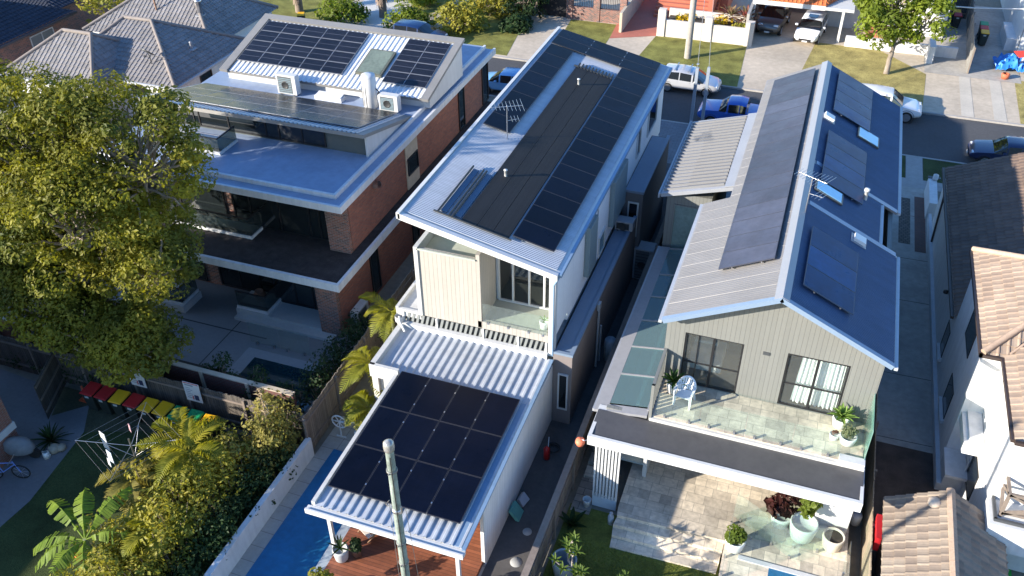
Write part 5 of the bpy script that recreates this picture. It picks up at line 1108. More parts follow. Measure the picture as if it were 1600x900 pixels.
# hedge between lawn and pool
def bushrow(name, label, pts, hmin, hmax, rad, n, size, lm, cat, seed, stems=True, flat=.9):
    r = random.Random(seed); c0 = V(pts[0]); t = thing(name, label, cat, (pts[0][0], pts[0][1], 0)); fb = MB(); sb = MB()
    for p in pts:
        h = r.uniform(hmin, hmax); b0 = V((p[0], p[1], 0))
        for k in range(5):
            q = b0+V((r.uniform(-.5, .5), r.uniform(-.5, .5), h*r.uniform(.35, 1.))); clump(fb, q, rad*r.uniform(.7, 1.2), n, size, r, flat)
            if stems: limb(sb, b0+V((r.uniform(-.15, .15), r.uniform(-.15, .15), 0)), q+V((0, 0, .2)), .025, .008, .2, 4, r)
    sb.build('stem', M('pale twigs', (.24, .18, .13), .9, var=.3), t); fb.build('foliage', lm, t); return t
r = random.Random(9)
bushrow('hedge', 'clipped dark green hedge strip along the white pool wall', [(-15.75-.15*r.random(), 8.5+i*.55) for i in range(19)], 1.3, 1.7, .42, 90, .11, LF_DK, 'hedge', 1, False)
bushrow('shrub', 'mixed unclipped shrubs with bare twigs between palms and pool wall', [(-16.6-1.3*r.random(), 10.5+i*.27) for i in range(28)], 1.2, 2.4, .5, 75, .13, LF_HEDGE, 'shrub', 2)
bushrow('bamboo', 'golden leaved bamboo clump against the paling fence corner', [(-16.0-.7*r.random(), 17.3+i*.28) for i in range(9)], 1.9, 3.0, .48, 85, .14, LF_BAM, 'bamboo', 3)
bushrow('shrub', 'leafy undergrowth below the banana plant', [(-18.0-1.2*r.random(), 11+i*.3) for i in range(20)], .8, 1.8, .45, 60, .14, LF_HEDGE, 'shrub', 4)
bushrow('shrub', 'dark shrubs at the lawn side of the hedge behind the clothes line', [(-18.6-1.2*r.random(), 15.2+i*.35) for i in range(9)], .8, 1.7, .45, 60, .13, LF_DK, 'shrub', 5)
b = MB()
for k in range(60): x, y, z = -16.1+r.uniform(-.12, .12), 18.4+r.uniform(-.1, .1), 2.4+1.5*r.random(); leafq(b, V((x, y, z)), .22, rv(r), .2, r)
b.tube([(-16.1, 18.4, 1.5), (-16.1, 18.4, 3.9)], .02, 5); tag(b.build('dead_stalk', M('dry plume', (.38, .28, .16), .9, var=.3)), 'dry straw coloured plume standing above the bamboo', 'plant')
bushrow('shrub', 'dark shrubs along the fence beside the shaded pool of the brick house', [(-16.1-.2*r.random(), 21.6+i*.45) for i in range(11)], .9, 1.7, .45, 85, .12, LF_DK, 'shrub', 6)
bushrow('shrub', 'low shrubs in the bed above the red brick garden wall', [(-20.8+i*.4, 20.95) for i in range(11)], 1.3, 2.0, .32, 55, .11, LF_DK, 'shrub', 7)
bushrow('shrub', 'climbing foliage behind the bin fence under the large tree', [(-30+i*.5, 20.0) for i in range(12)], .6, 1.2, .4, 40, .12, LF_DK, 'shrub', 8)
def rosette(mb, c, n, L, w, tilt, r, curl=.4, mi=0):
    c = V(c)
    for i in range(n):
        a = 2.4*i+r.uniform(-.2, .2); e = tilt[0]+(tilt[1]-tilt[0])*i/n; d = V((math.cos(a), math.sin(a), 0)); s = V((-math.sin(a), math.cos(a), 0)); l = L*r.uniform(.8, 1.1); P = []
        for k in range(5):
            t = k/4; P.append((c+d*(l*t*math.cos(e))+V((0, 0, l*t*math.sin(e)-curl*l*t*t*.5)), w*(.55+1.1*t-1.65*t*t if k < 4 else 0)))
        for (p, wp), (q, wq) in zip(P, P[1:]):
            up = V((0, 0, .25*w)); mb.face([p, q, q+s*wq+up, p+s*wp+up], mi); mb.face([p-s*wp+up, q-s*wq+up, q, p], mi)
def potted(label, x, y, z, pr_, ph, plant, pot=None, name='potted_plant', tilt=0):
    t = thing(name, label, 'potted plant', (x, y, z))
    MB().lathe([(0, 0), (pr_*.68, 0), (pr_*.8, ph*.1), (pr_, ph*.85), (pr_*.98, ph), (pr_*.86, ph), (pr_*.82, ph*.86), (0, ph*.86)], (0, 0, 0), 20).build('pot', pot or POTW, t, False)
    if plant:
        b = MB(); m = plant(b, ph); b.build('foliage', m, t, False)
    return t
def p_agave(L, n, w, seed, mm=None):
    def f(b, h): rosette(b, (0, 0, h), n, L, w, (.25, 1.35), random.Random(seed)); return mm or LF_SUC
    return f
def p_bush(rr, n, size, lm, seed, tall=1.):
    def f(b, h):
        r = random.Random(seed)
        for i in range(7): clump(b, (r.uniform(-.5, .5)*rr, r.uniform(-.5, .5)*rr, h+rr*r.uniform(.2, 1.1)*tall), rr*.55, n, size, r)
        return lm
    return f
potted('dark green agave in a round white pot beside the slatted balcony screen', -2.62, 23.25, 3.6, .24, .45, p_agave(.62, 26, .07, 1, leaf('deep agave', (.07, .14, .03), (.05, .10, .025), .2)))
potted('light green agave in the large white pot by the curtained balcony door', 2.92, 23.4, 3.6, .27, .42, p_agave(.55, 28, .085, 2))
potted('feathery grey green plant in a round white pot at the balcony corner', 3.2, 22.7, 3.6, .28, .34, p_bush(.26, 60, .09, leaf('sage leaves', (.22, .23, .12), (.15, .17, .09), .3), 3))
potted('small white pot with brown seedlings on the balcony', 2.78, 22.75, 3.6, .16, .24, p_bush(.10, 30, .06, M('brown leaves', (.16, .07, .04), .8), 4))
potted('small white pot with a spiky plant on the white house balcony', -7.75, 24.6, 4.02, .18, .36, p_agave(.30, 9, .03, 5))
potted('large pale pot holding a slender green shrub on the patio', 2.45, 21.05, .5, .46, .75, p_bush(.34, 46, .16, LF_ST, 6, 3.0), M('pale green white pot', (.62, .66, .62), .5))
potted('white pot with a bronze leaved rubber plant on the patio', 1.72, 21.35, .5, .34, .5, p_bush(.62, 34, .27, LF_RED, 7, 1.1))
potted('empty cream pot filled with brown soil on the patio', 3.42, 20.95, .5, .36, .6, lambda b, h: (b.lathe([(0, h*.88), (.30, h*.88)], (0, 0, 0), 16), SOIL)[1], M('cream pot', (.60, .54, .44), .6))
potted('bushy bright green fern in a white pot beside the glass pool fence', .42, 19.85, .5, .34, .5, p_bush(.42, 130, .12, LF_ST, 8, .9))
potted('grey pot with yucca leaves at the corner of the timber deck', -11.75, 15.4, .18, .27, .55, p_agave(.55, 12, .05, 9, LF_DK), M('pale grey pot', (.45, .46, .46), .6))
potted('brown pot with a leafy plant beside the deck chair', -11.35, 15.7, .18, .18, .35, p_bush(.28, 40, .15, LF_DK, 10), M('brown pot', (.12, .06, .04), .6))
potted('white pot with a spindly shrub at the bottom edge of the timber deck', -11.55, 13.9, .18, .32, .5, p_bush(.42, 32, .15, LF_HEDGE, 11, 1.6))
potted('pink leaved plant in a pot at the right of the deck', -7.7, 15.5, .18, .15, .28, p_bush(.2, 26, .12, leaf('pink green leaves', (.45, .20, .14), (.16, .24, .04), .3, s1=6.), 12), M('brown pot', (.12, .06, .04), .6))
# frangipani and odd plants at the bottom centre
t = thing('frangipani', 'young frangipani with forked bare branches and leaf tufts on the lawn by the fence', 'small tree', (-3.95, 16.75, 0)); r = random.Random(6); tb = MB(); fb = MB()
def fork_(p, d, L, rad, lv):
    q = p+d*L; tb.tube([p, p.lerp(q, .5)+rv(r)*.02, q], [rad, rad*.85, rad*.75], 7)
    if lv == 0: rosette(fb, q, 8, .28, .05, (.1, 1.0), r, .3); return
    for k in range(2): fork_(q, (d+V((r.uniform(-.9, .9), r.uniform(-.9, .9), .25))).normalized(), L*.8, rad*.75, lv-1)
for a in (0, 2.1, 4.2): fork_(V((0, 0, 0)), V((math.cos(a)*.5, math.sin(a)*.5, 1)).normalized(), .72, .06, 3)
tb.build('trunk', M('grey frangipani bark', (.34, .30, .26), .85, var=.2), t, False); fb.build('foliage', leaf('frangipani leaves', (.13, .19, .035), (.10, .15, .03), .35), t, False)
for i, (x, y) in enumerate(((-6.1, 0), )): pass
b = MB(); rosette(b, (-5.0, 19.35, 0), 9, .8, .13, (.5, 1.4), r, .3); tag(b.build('leafy_plant', LF_DK), 'broad leaved plant against the fence at the lawn edge', 'plant')
t = MB(); t.lathe([(0, 0), (.30, 0), (.42, .9), (.40, .95), (.36, .9)], (-4.65, 17.3, 0), 18); tag(t.build('compost_bin', M('translucent grey plastic', (.30, .33, .36), .4)), 'grey rounded plastic bin by the fence on the shaded lawn', 'bin')
# flower beds and bromeliads on the far garden wall
for i, x in enumerate((-10.4, -7.4)):
    b = MB(); r = random.Random(60+i)
    for k in range(8): clump(b, (x+r.uniform(-.8, .8)*(1 if i == 0 else .6), 66.5+r.uniform(-.3, .3), 1.2+r.uniform(0, .25)), .35, 60, .12, r)
    tag(b.build('flower_bush', FLOW), ('yellow flowering bush left of the pole on the cream garden wall', 'yellow flowering bush right of the pole on the cream garden wall')[i], 'flowers')
for i, x in enumerate((-7.0, -5.9)):
    b = MB(); rosette(b, (x, 67.6, 1.2), 40, 1.5, .14, (.1, 1.4), random.Random(70+i), .7); tag(b.build('bromeliad', LF_BROM), ('giant bromeliad with red centre above the cream wall, nearer the pole', 'giant bromeliad with red centre above the cream wall, beside the carport')[i], 'plant')
b = MB(); r = random.Random(77)
for k in range(10): clump(b, (-6.7+r.uniform(-1.1, 1.1), 66.4+r.uniform(-.4, .4), 1.1), .3, 40, .14, r)
tag(b.build('ground_cover', LF_HEDGE), 'green bedding plants in the cream walled planter by the carport', 'plants')
b = MB(); rosette(b, (-25.0, 16.6, 0), 44, .95, .05, (.2, 1.4), random.Random(80), .6); tag(b.build('strappy_plant', LF_DK), 'strappy dark green plant beside the brick flats and the path', 'plant')
# grass blades on the sunlit lawn strip nearest the camera
b = MB(); r = random.Random(4)
for k in range(9000):
    x, y = r.uniform(-5.2, .05), r.uniform(15.5, 19.0); h = r.uniform(.03, .075); a = r.uniform(0, 6.283); s = V((math.cos(a), math.sin(a), 0))*.012; p = V((x, y, .004)); q = p+V((r.uniform(-.03, .03), r.uniform(-.03, .03), h)); b.face([p-s, p+s, q])
b.build('grass', leaf('grass blades', (.20, .22, .04), (.12, .15, .03), .35))['kind'] = 'stuff'
# ------------------------------------------------------------------ cars
CARGL = M('car window glass', (.012, .014, .016), .04, var=.05, spec=1.)
TYRE = M('tyre rubber', (.015, .015, .015), .85); RIM = M('alloy rim', (.5, .5, .51), .3, .8)
def car(label, x, y, rz, paint, L=4.3, W=1.78, H=1.48, kind='hatch', z=-.12, plate=True, cat='car', roof_bars=False, group='parked cars'):
    """lofted body: stations along x (nose at +x) with half widths and sill, belt and roof heights"""
    t = thing('parked_car', label, cat, (x, y, z), rz, group); h = H/1.48; w = W/2
    if kind == 'ute': S = [(-.50, .45, .86, .86, .86), (-.49, .40, .98, .98, .95), (-.12, .32, 1.02, 1.02, 1.0), (-.115, .32, 1.02, 1.03, 1.0), (-.095, .32, 1.02, 1.46, .99), (-.02, .30, 1.01, 1.52, .99), (-.01, .30, 1.01, 1.52, .99), (.12, .30, 1.0, 1.48, .99), (.14, .30, 1.0, 1.44, .99), (.235, .30, 1.0, 1.02, .99), (.44, .34, .94, .94, .95), (.49, .42, .78, .78, .84), (.50, .5, .7, .7, .78)]
    elif kind == 'suv': S = [(-.50, .5, .82, .82, .84), (-.49, .38, .98, 1.02, .94), (-.47, .34, 1.0, 1.10, .97), (-.38, .30, 1.0, 1.50, 1.), (-.355, .30, 1., 1.53, 1.), (-.15, .28, .98, 1.58, 1.), (-.135, .28, .98, 1.58, 1.), (.06, .28, .96, 1.54, 1.), (.085, .28, .96, 1.50, 1.), (.235, .28, .95, .98, 1.), (.40, .32, .90, .90, .97), (.48, .38, .74, .74, .86), (.50, .45, .62, .62, .74)]
    elif kind == 'sedan': S = [(-.50, .48, .80, .80, .80), (-.48, .36, .90, .90, .92), (-.37, .30, .95, .96, .98), (-.235, .28, .93, 1.36, 1.), (-.21, .28, .93, 1.39, 1.), (-.06, .26, .91, 1.45, 1.), (-.045, .26, .91, 1.45, 1.), (.09, .26, .90, 1.40, 1.), (.11, .26, .90, 1.36, 1.), (.24, .26, .88, .91, 1.), (.42, .30, .80, .80, .95), (.485, .36, .66, .66, .84), (.50, .42, .55, .55, .72)]
    else: S = [(-.50, .48, .80, .80, .84), (-.49, .36, .92, 1.0, .94), (-.47, .32, .95, 1.12, .97), (-.40, .28, .95, 1.38, 1.), (-.375, .28, .95, 1.42, 1.), (-.14, .26, .93, 1.48, 1.), (-.125, .26, .93, 1.48, 1.), (.06, .26, .91, 1.43, 1.), (.085, .26, .91, 1.38, 1.), (.26, .26, .90, .93, 1.), (.42, .30, .82, .82, .95), (.485, .36, .66, .66, .84), (.50, .42, .55, .55, .72)]
    rings = []
    for s, zl, zb, zt, wf in S:
        X, ww = s*L, w*wf; zl, zb, zt = zl*h, zb*h, zt*h; up = zt-zb; wr = ww*(.96-.40*up*.62); 
        R_ = [(ww*.80, zl), (ww*.985, zl+.14), (ww, (zl+zb)/2+.05), (ww*.955, zb), (wr*1.0, zb+up*.90), (wr*.84, zt+.015), (wr*.4, zt+.04)]
        rings.append([(X, -a, b_) for a, b_ in R_]+[(X, a, b_) for a, b_ in R_[::-1]])
    n = 14; body, sg, ws, rw = MB(), MB(), MB(), MB(); vs = [p for r_ in rings for p in r_]; bf, sf, wf_, rf_ = [], [], [], []
    for i in range(len(S)-1):
        u0, u1 = S[i][3]-S[i][2], S[i+1][3]-S[i+1][2]; dz = S[i+1][3]-S[i][3]; big = abs(S[i+1][0]-S[i][0]) > .05
        for j in range(n):
            q = (i*n+j, (i+1)*n+j, (i+1)*n+(j+1) % n, i*n+(j+1) % n)
            if j in (3, 9) and big and u0+u1 > .35 and not (kind == 'ute' and u0 < .1 and u1 < .1): sf.append(q)
            elif j in (4, 5, 6, 7, 8) and big and dz < -.28: wf_.append(q)
            elif j in (4, 5, 6, 7, 8) and dz > .22: rf_.append(q)
            else: bf.append(q)
    bf += [tuple(range(n)), tuple(range((len(S)-1)*n, len(S)*n))[::-1]]
    body.raw(vs, bf, 0, True); o = body.build('body', paint, t, False, True)
    m = o.modifiers.new('edge', 'EDGE_SPLIT'); m.split_angle = math.radians(42)
    for nm, f_ in (('side_window', [q for q in sf if q[0] % n < 7]), ('side_window', [q for q in sf if q[0] % n >= 7]), ('windscreen', wf_), ('rear_window', rf_)):
        if f_: b = MB(); b.raw(vs, f_); b.build(nm, CARGL, t, False, True)
    for sx, dx in ((.315, 1), (-.305, -1)):
        for sy in (-1, 1):
            b = MB(); r_ = .33*(1.12 if kind in ('ute', 'suv') else 1); c = V((sx*L, sy*(w-.10), r_))
            b.tube([c-V((0, .11, 0)), c+V((0, .11, 0))], r_, 22); wh = b.build('wheel', TYRE, t, False)
            b = MB(); b.tube([c+V((0, sy*.105, 0)), c+V((0, sy*.118, 0))], r_*.68, 20); 
            for k in range(5): a = k*1.2566; b.beam(c+V((0, sy*.12, 0)), c+V((math.cos(a)*r_*.62, sy*.12, math.sin(a)*r_*.62)), .05, .02)
            b.build('rim', RIM, wh, False)
            b = MB(); b.lathe([(r_*1.16, -.012), (r_*1.22, .0), (r_*1.16, .012)], (0, 0, 0), 22); a_ = b.build('wheel_arch', BLK, t, False); a_.rotation_euler = (math.pi/2, 0, 0); a_.location = (c.x, sy*(w*.985), r_+.02)
    for sy in (-1, 1):
        hx = .465*L; zb = S[-3][2]*h
        bevel(MB().box(hx-.16, hx+.06, sy*w*.62-.17, sy*w*.62+.17, zb-.22, zb-.06).build('headlight', M('headlight lens', (.6, .62, .64), .1, spec=.8), t, False), .04)
        MB().box(-.497*L, -.47*L, sy*w*.78-.10, sy*w*.78+.10, .72*h, .9*h).build('tail_light', M('red lens', (.35, .01, .01), .2), t, False)
        bevel(MB().box(.115*L, .115*L+.16, sy*(w+.10)-.11, sy*(w+.10)+.11, .93*h, 1.06*h).build('mirror', paint, t, False), .03)
        for dx in (.03, -.17): MB().box(dx*L-.10, dx*L+.06, sy*(w+.004)-.008, sy*(w+.004)+.008, .80*h, .83*h).build('door_handle', paint, t, False)
    b = MB(); b.box(.485*L, .503*L, -w*.5, w*.5, .40*h, .54*h); b.build('grille', BLK, t, False)
    MB().box(.502*L, .508*L, -.19, .19, .33*h, .43*h).build('number_plate', WHITE, t, False)
    if roof_bars:
        for dx in (-.22, .0): MB().box(dx*L-.03, dx*L+.03, -w*.8, w*.8, 1.52*h, 1.56*h).build('roof_bar', STEEL, t, False)
    return t
def paint(n, c, metal=.0, r=.28): return M(n, c, r, metal, var=.02, spec=.6, coat=.6)
PW = paint('white car paint', (.75, .75, .75))
car('small silver hatchback with roof bars parked on the far kerb below the pole', -8.0, 56.75, -.03, paint('silver car paint', (.52, .53, .55), .35), 4.15, 1.72, 1.46, roof_bars=True)
car('bright blue utility with a dark tray parked on the near kerb', -4.15, 52.55, math.pi, paint('bright blue car paint', (.025, .10, .42)), 4.9, 1.82, 1.62, 'ute')
car('white wagon with black wheels parked on the far kerb in front of the dry verge', 4.3, 57.0, -.05, PW, 4.5, 1.82, 1.5, 'suv', roof_bars=True)
car('dark navy sedan parked on the near kerb at the right edge', 11.4, 52.5, math.pi, paint('navy car paint', (.015, .022, .07)), 4.7, 1.82, 1.46, 'sedan')
car('light blue hatchback parked between the brick and white houses', -19.4, 52.65, math.pi-.02, paint('light blue car paint', (.16, .36, .62)), 4.0, 1.7, 1.48)
car('dark blue hatchback parked on the far side in front of shrubs', -28.6, 58.6, -.08, paint('deep blue car paint', (.01, .03, .10)), 4.3, 1.76, 1.46, z=-.05)
car('white hatchback with a sunroof nosing out of the carport', -1.15, 68.9, -math.pi/2-.12, PW, 4.3, 1.78, 1.5, z=-.02)
car('grey brown four wheel drive in the shadow of the carport', -4.0, 70.0, -math.pi/2-.1, paint('bronze grey car paint', (.13, .12, .105), .3), 4.6, 1.85, 1.65, 'suv', z=-.02)
car('white sedan parked on the drive behind the clay tiled roof', -41.5, 56.5, -.35, PW, 4.6, 1.8, 1.45, 'sedan', z=-.02)
MB().box(-.45, .25, -.33, .33, 1.555, 1.565).build('sunroof', CARGL, [o for o in bpy.data.objects if o.get('label', '').startswith('white hatchback with a sunroof')][0], False)
# ------------------------------------------------------------------ wheelie bins
def bin_(label, x, y, rz, lidm, group='wheelie bins'):
    t = thing('wheelie_bin', label, 'wheelie bin', (x, y, 0), rz, group)
    b = MB(); lo, hi = [(-.21, -.24), (.21, -.24), (.21, .24), (-.21, .24)], [(-.28, -.33), (.28, -.33), (.28, .30), (-.28, .30)]
    vs = [(a, c, .06) for a, c in lo]+[(a, c, .98) for a, c in hi]; b.raw(vs, [(3, 2, 1, 0), (4, 5, 6, 7)]+[(i, (i+1) % 4, 4+(i+1) % 4, 4+i) for i in range(4)])
    bevel(b.build('body', M('bin green black', (.022, .03, .026), .55), t, False), .025)
    b = MB(); b.raw([(-.30, -.38, .98), (.30, -.38, .98), (.30, .33, .98), (-.30, .33, .98), (-.28, -.36, 1.03), (.28, -.36, 1.03), (.26, .30, 1.09), (-.26, .30, 1.09)], [(3, 2, 1, 0), (4, 5, 6, 7), (0, 1, 5, 4), (1, 2, 6, 5), (2, 3, 7, 6), (3, 0, 4, 7)])
    bevel(b.build('lid', lidm, t, False), .03, 3)
    for s in (-1, 1): MB().tube([(s*.19, .27, .1), (s*.25, .27, .1)], .1, 14).build('wheel', BLK, t, False)
    MB().tube([(-.24, .36, .97), (.24, .36, .97)], .018, 8).build('handle', BLK, t, False)
    MB().box(-.09, .09, -.345, -.335, .80, .90).build('council_mark', M('pale bin mark', (.45, .47, .46), .6), t, False)
    return t
LR_, LY_, LG_ = M('red lid', (.42, .015, .015), .5), M('yellow lid', (.75, .40, .01), .5), M('green lid', (.01, .28, .10), .5)
seq = [('R', 'red lidded wheelie bin at the cone end of the row'), ('R', 'red lidded wheelie bin second from the cone'), ('Y', 'yellow lidded wheelie bin under the first notice'), ('R', 'red lidded wheelie bin between two yellow lidded bins'), ('Y', 'yellow lidded wheelie bin right after the third red lid'), ('Y', 'yellow lidded wheelie bin next to the green lidded bins'), ('G', 'green lidded wheelie bin beside the yellow ones'), ('G', 'green lidded wheelie bin next to the palm'), ('Y', 'yellow lidded wheelie bin half hidden by palm fronds')]
for i, (c, lab) in enumerate(seq): bin_(lab, -24.55+i*.68, 18.72+.02*math.sin(i*3), rnd.uniform(-.06, .06), {'R': LR_, 'Y': LY_, 'G': LG_}[c], 'wheelie bins along the paling fence')
for lab, x, y, c in (('yellow lidded wheelie bin against the dark fence across the street', 9.1, 75.0, LY_), ('red lidded wheelie bin in front of the yellow one across the street', 9.15, 74.2, LR_), ('green lidded wheelie bin behind the street tree', 7.4, 75.6, LG_), ('green lidded wheelie bin right of the grey timber fence across the street', 10.9, 72.8, LG_), ('red lidded wheelie bin right of the grey timber fence across the street', 10.85, 71.9, LR_), ('yellow lidded wheelie bin right of the grey timber fence across the street', 10.85, 71.0, LY_)): bin_(lab, x, y, 0, c, 'wheelie bins across the street')
bin_('yellow lidded wheelie bin on the white drive behind the brick house roof', -38.6, 58.6, .4, LY_, 'wheelie bins across the street')
t = MB(); t.box(-8.0+16.15, 8.75, 20.8, 21.5, 0, 1.0); tag(t.build('green_bin', M('bright green plastic', (.02, .40, .05), .5)), 'bright green tub beside the garage under the white balcony', 'bin')
t = thing('traffic_cone', 'orange traffic cone with a white band beside the first red bin', 'traffic cone', (-25.35, 18.95, 0))
OR_ = M('orange cone', (.55, .09, .03), .6)
MB().lathe([(0, .70), (.035, .70), (.13, .05)], (0, 0, 0), 16).build('cone', OR_, t, False); MB().box(-.2, .2, -.2, .2, 0, .05).build('base', OR_, t, False); MB().lathe([(.066, .52), (.106, .26)], (0, 0, 0), 16).build('band', WHITE, t, False)
def notice(label, x):
    t = thing('notice', label, 'notice', (x, 19.42, 1.1)); MB().box(-.36, .36, -.035, -.012, 0, .95).build('board', WHITE, t, False)
    b = MB(); r = random.Random(int(x*10))
    b.box(-.28, .10, -.040, -.036, .78, .86, 0)
    for k in range(6): b.box(-.28, -.28+r.uniform(.2, .5), -.040, -.036, .66-k*.1, .69-k*.1, 0)
    b.box(.05, .24, -.041, -.036, .10, .36, 1); b.box(-.05, .0, -.041, -.036, .10, .30, 2); b.box(-.34, .34, -.0395, -.0355, .90, .94, 2)
    b.build('print', [M('grey print', (.25, .26, .30), .7), M('blue print', (.02, .03, .08), .7), M('red print', (.45, .05, .05), .7)], t, False)
notice('white printed notice on the paling fence above the third bin', -22.75); notice('white printed notice on the paling fence above the green lidded bins', -20.15)
# ------------------------------------------------------------------ poles and wires
t = thing('utility_pole', 'tall pale green pole with a glassy round cap in front of the deck canopy', 'pole', (-6.6, 10.8, 0))
MB().tube([(0, 0, 0), (0, 0, 7), (0, 0, 11.95)], [.125, .10, .088], 18).build('shaft', M('pale green pole paint', (.22, .265, .235), .75, var=.35, s1=2.5, s2=12, bump=.8, bs=10, streak=.3, sv=(14., 14., .8)), t, False)
for z_ in (8.2, 8.9, 11.2):
    b = MB(); b.lathe([(.101, z_), (.116, z_), (.116, z_+.05), (.098, z_+.05)], (0, 0, 0), 14); b.tube([(0, -.10, z_+.025), (0, -.16, z_+.025)], .016, 6); b.build('strap', M('galvanised strap', (.20, .21, .20), .6, .4), t, False)
MB().tube([(.05, -.10, 11.7), (.055, -.105, 9.9), (.07, -.11, 8.0), (.09, -.12, 0)], .012, 6).build('cable', CHARC, t, False)
b = MB(); b.lathe([(.09, 11.80), (.11, 11.82), (.118, 11.92), (.108, 12.02), (.06, 12.06), (0, 12.07)], (0, 0, 0), 16); b.build('cap', M('cloudy cap', (.34, .33, .31), .25, .3, var=.35, s1=6, s2=20), t, False)
b = MB(); b.lathe([(.094, 9.95), (.115, 9.97), (.115, 10.03), (.094, 10.05)], (0, 0, 0), 14); b.tube([(.10, -.08, 10.0), (.18, -.12, 10.1), (.17, -.12, 10.28)], .02, 6); b.tube([(-.11, 0, 10.0), (-.24, -.04, 10.1), (-.14, -.04, 10.28)], .010, 6); b.build('bracket', STEEL, t, False)
MB().tube([(-.2, .05, 10.05), (-.3, .2, 0.2)], .006, 5).build('wire', STEEL, t, False); MB().tube([(.18, .05, 10.05), (.5, .3, 0.2)], .006, 5).build('wire', STEEL, t, False)
t = thing('street_pole', 'timber street pole on the sunlit verge behind the silver hatchback', 'pole', (-9.05, 61.9, 0))
MB().tube([(0, 0, -.05), (0, 0, 11)], [.24, .19], 12).build('shaft', M('grey pole timber', (.34, .31, .27), .9, var=.25, s2=8), t, False); MB().box(.14, .22, -.06, .06, 5.2, 6.4).build('meter_strip', DKG, t, False)
for i, (x, y) in enumerate(((-6.75, 50.7), (-6.05, 50.4))):
    b = MB(); b.box(x-.09, x+.09, y-.09, y+.09, 0, 4.0 if i == 0 else 4.2); b.box(x-.07, x+.07, y-.07, y+.07, 4.2, 4.24)
    tag(b.build('metal_post', M('blue grey post', (.27, .31, .36), .5)), ('square grey metal post on the near kerb, the left one of the pair', 'square grey metal post on the near kerb, right beside the blue utility')[i], 'post')
b = MB(); b.tube([(-6.75, 50.7, 4.0), (-7.4, 55, 7.4), (-8.9, 61.8, 10.5)], .015, 5); b.tube([(-6.05, 50.4, 4.2), (-6.9, 55, 7.2), (-8.8, 61.8, 10.4)], .015, 5); tag(b.build('service_wires', M('grey cable', (.25, .25, .25))), 'pair of thin service wires rising to the street pole', 'wires')
b = MB(); b.tube([(6.6, 69.0, 3.2), (9.5, 70, 2.95), (16, 71.5, 3.0)], .05, 6); tag(b.build('white_cable', WHITE), 'white service cable sagging across the driveways at the upper right', 'cable')
# ------------------------------------------------------------------ small things on decks and in yards
t = thing('plastic_chair', 'white plastic armchair with slatted round back on the stone balcony', 'chair', (-2.15, 22.85, 3.6), -.12)
CH_ = M('white plastic', (.72, .75, .78), .45, var=.03)
b = MB(); b.slab([(-.26, -.26, .42), (.26, -.26, .42), (.24, .22, .40), (-.24, .22, .40)], .03); b.build('seat', CH_, t, False)
b = MB(); n_ = 9
for i in range(n_):
    a0, a1 = -1.25+2.5*i/n_+.035, -1.25+2.5*(i+1)/n_-.035; am = (a0+a1)/2; hh = .92-.22*abs(am)**1.7*.6
    P = [V((math.sin(a_)*.29, math.cos(a_)*.22+.02, .41)) for a_ in (a0, a1)]; Q = [V((math.sin(a_)*.31, math.cos(a_)*.30+.06, hh-.05)) for a_ in (a0, a1)]
    b.slab([P[0], P[1], Q[1], Q[0]], .022)
b.tube([(math.sin(-1.27+2.54*i/16)*.31, math.cos(-1.27+2.54*i/16)*.30+.055, .885-.22*abs(-1.27+2.54*i/16)**1.7*.6) for i in range(17)], .035, 6)
b.tube([(math.sin(-1.27+2.54*i/16)*.30, math.cos(-1.27+2.54*i/16)*.24+.03, .60) for i in range(17)], .022, 6)
b.build('backrest', CH_, t, False)
for s_ in (-1, 1):
    b = MB(); b.slab([(s_*.26, .16, .64), (s_*.34, .16, .64), (s_*.33, -.28, .62), (s_*.26, -.28, .62)] if s_ > 0 else [(s_*.34, .16, .64), (s_*.26, .16, .64), (s_*.26, -.28, .62), (s_*.33, -.28, .62)], .03); b.slab([(s_*.27, -.29, .62), (s_*.33, -.29, .62), (s_*.31, -.27, .02), (s_*.27, -.27, .02)], .05); b.build('armrest', CH_, t, False)
    MB().beam((s_*.25, .20, .42), (s_*.29, .28, 0), .06).build('leg', CH_, t, False); MB().beam((s_*.25, -.25, .42), (s_*.28, -.28, 0), .05).build('leg', CH_, t, False)
t = thing('deck_chair', 'timber deck chair with a striped cushion under the canopy by the pool', 'chair', (-11.25, 16.75, .18), -.5)
TK = M('teak', (.26, .14, .07), .7)
for s in (-1, 1): MB().beam((s*.3, -.45, .05), (s*.3, .45, .62), .045).build('side_frame', TK, t, False); MB().beam((s*.3, .35, .02), (s*.3, -.3, .42), .045).build('leg', TK, t, False)
b = MB(); b.slab([(-.28, -.40, .26), (.28, -.40, .26), (.28, .1, .30), (-.28, .1, .30)], .06); b.slab([(-.28, .1, .31), (.28, .1, .31), (.28, .42, .74), (-.28, .42, .74)], .06); b.build('cushion', M('cream cushion', (.55, .50, .44), .9), t, False)
b = MB(); b.slab([(-.285, .16, .395), (.285, .16, .395), (.285, .20, .45), (-.285, .20, .45)], .02); b.slab([(-.285, .24, .51), (.285, .24, .51), (.285, .27, .55), (-.285, .27, .55)], .02, 1); b.build('stripe', [M('red stripe', (.5, .05, .05), .9), M('dark stripe', (.08, .05, .08), .9)], t, False)
t = thing('pool_reel', 'white pool reel wheel standing beside the white planter', 'pool reel', (-14.55, 20.5, 0))
b = MB(); b.tube([(0, 0, 0), (0, 0, .75)], .03, 6); b.tube([(-.2, 0, .02), (.2, 0, .02)], .03, 6); b.build('stand', WHITE, t, False)
b = MB(); b.tube([(.30*math.cos(k/16*6.2832), 0, .8+.30*math.sin(k/16*6.2832)) for k in range(17)], .03, 6)
for k in range(6): b.beam((0, 0, .8), (.3*math.cos(k*1.047), 0, .8+.3*math.sin(k*1.047)), .03)
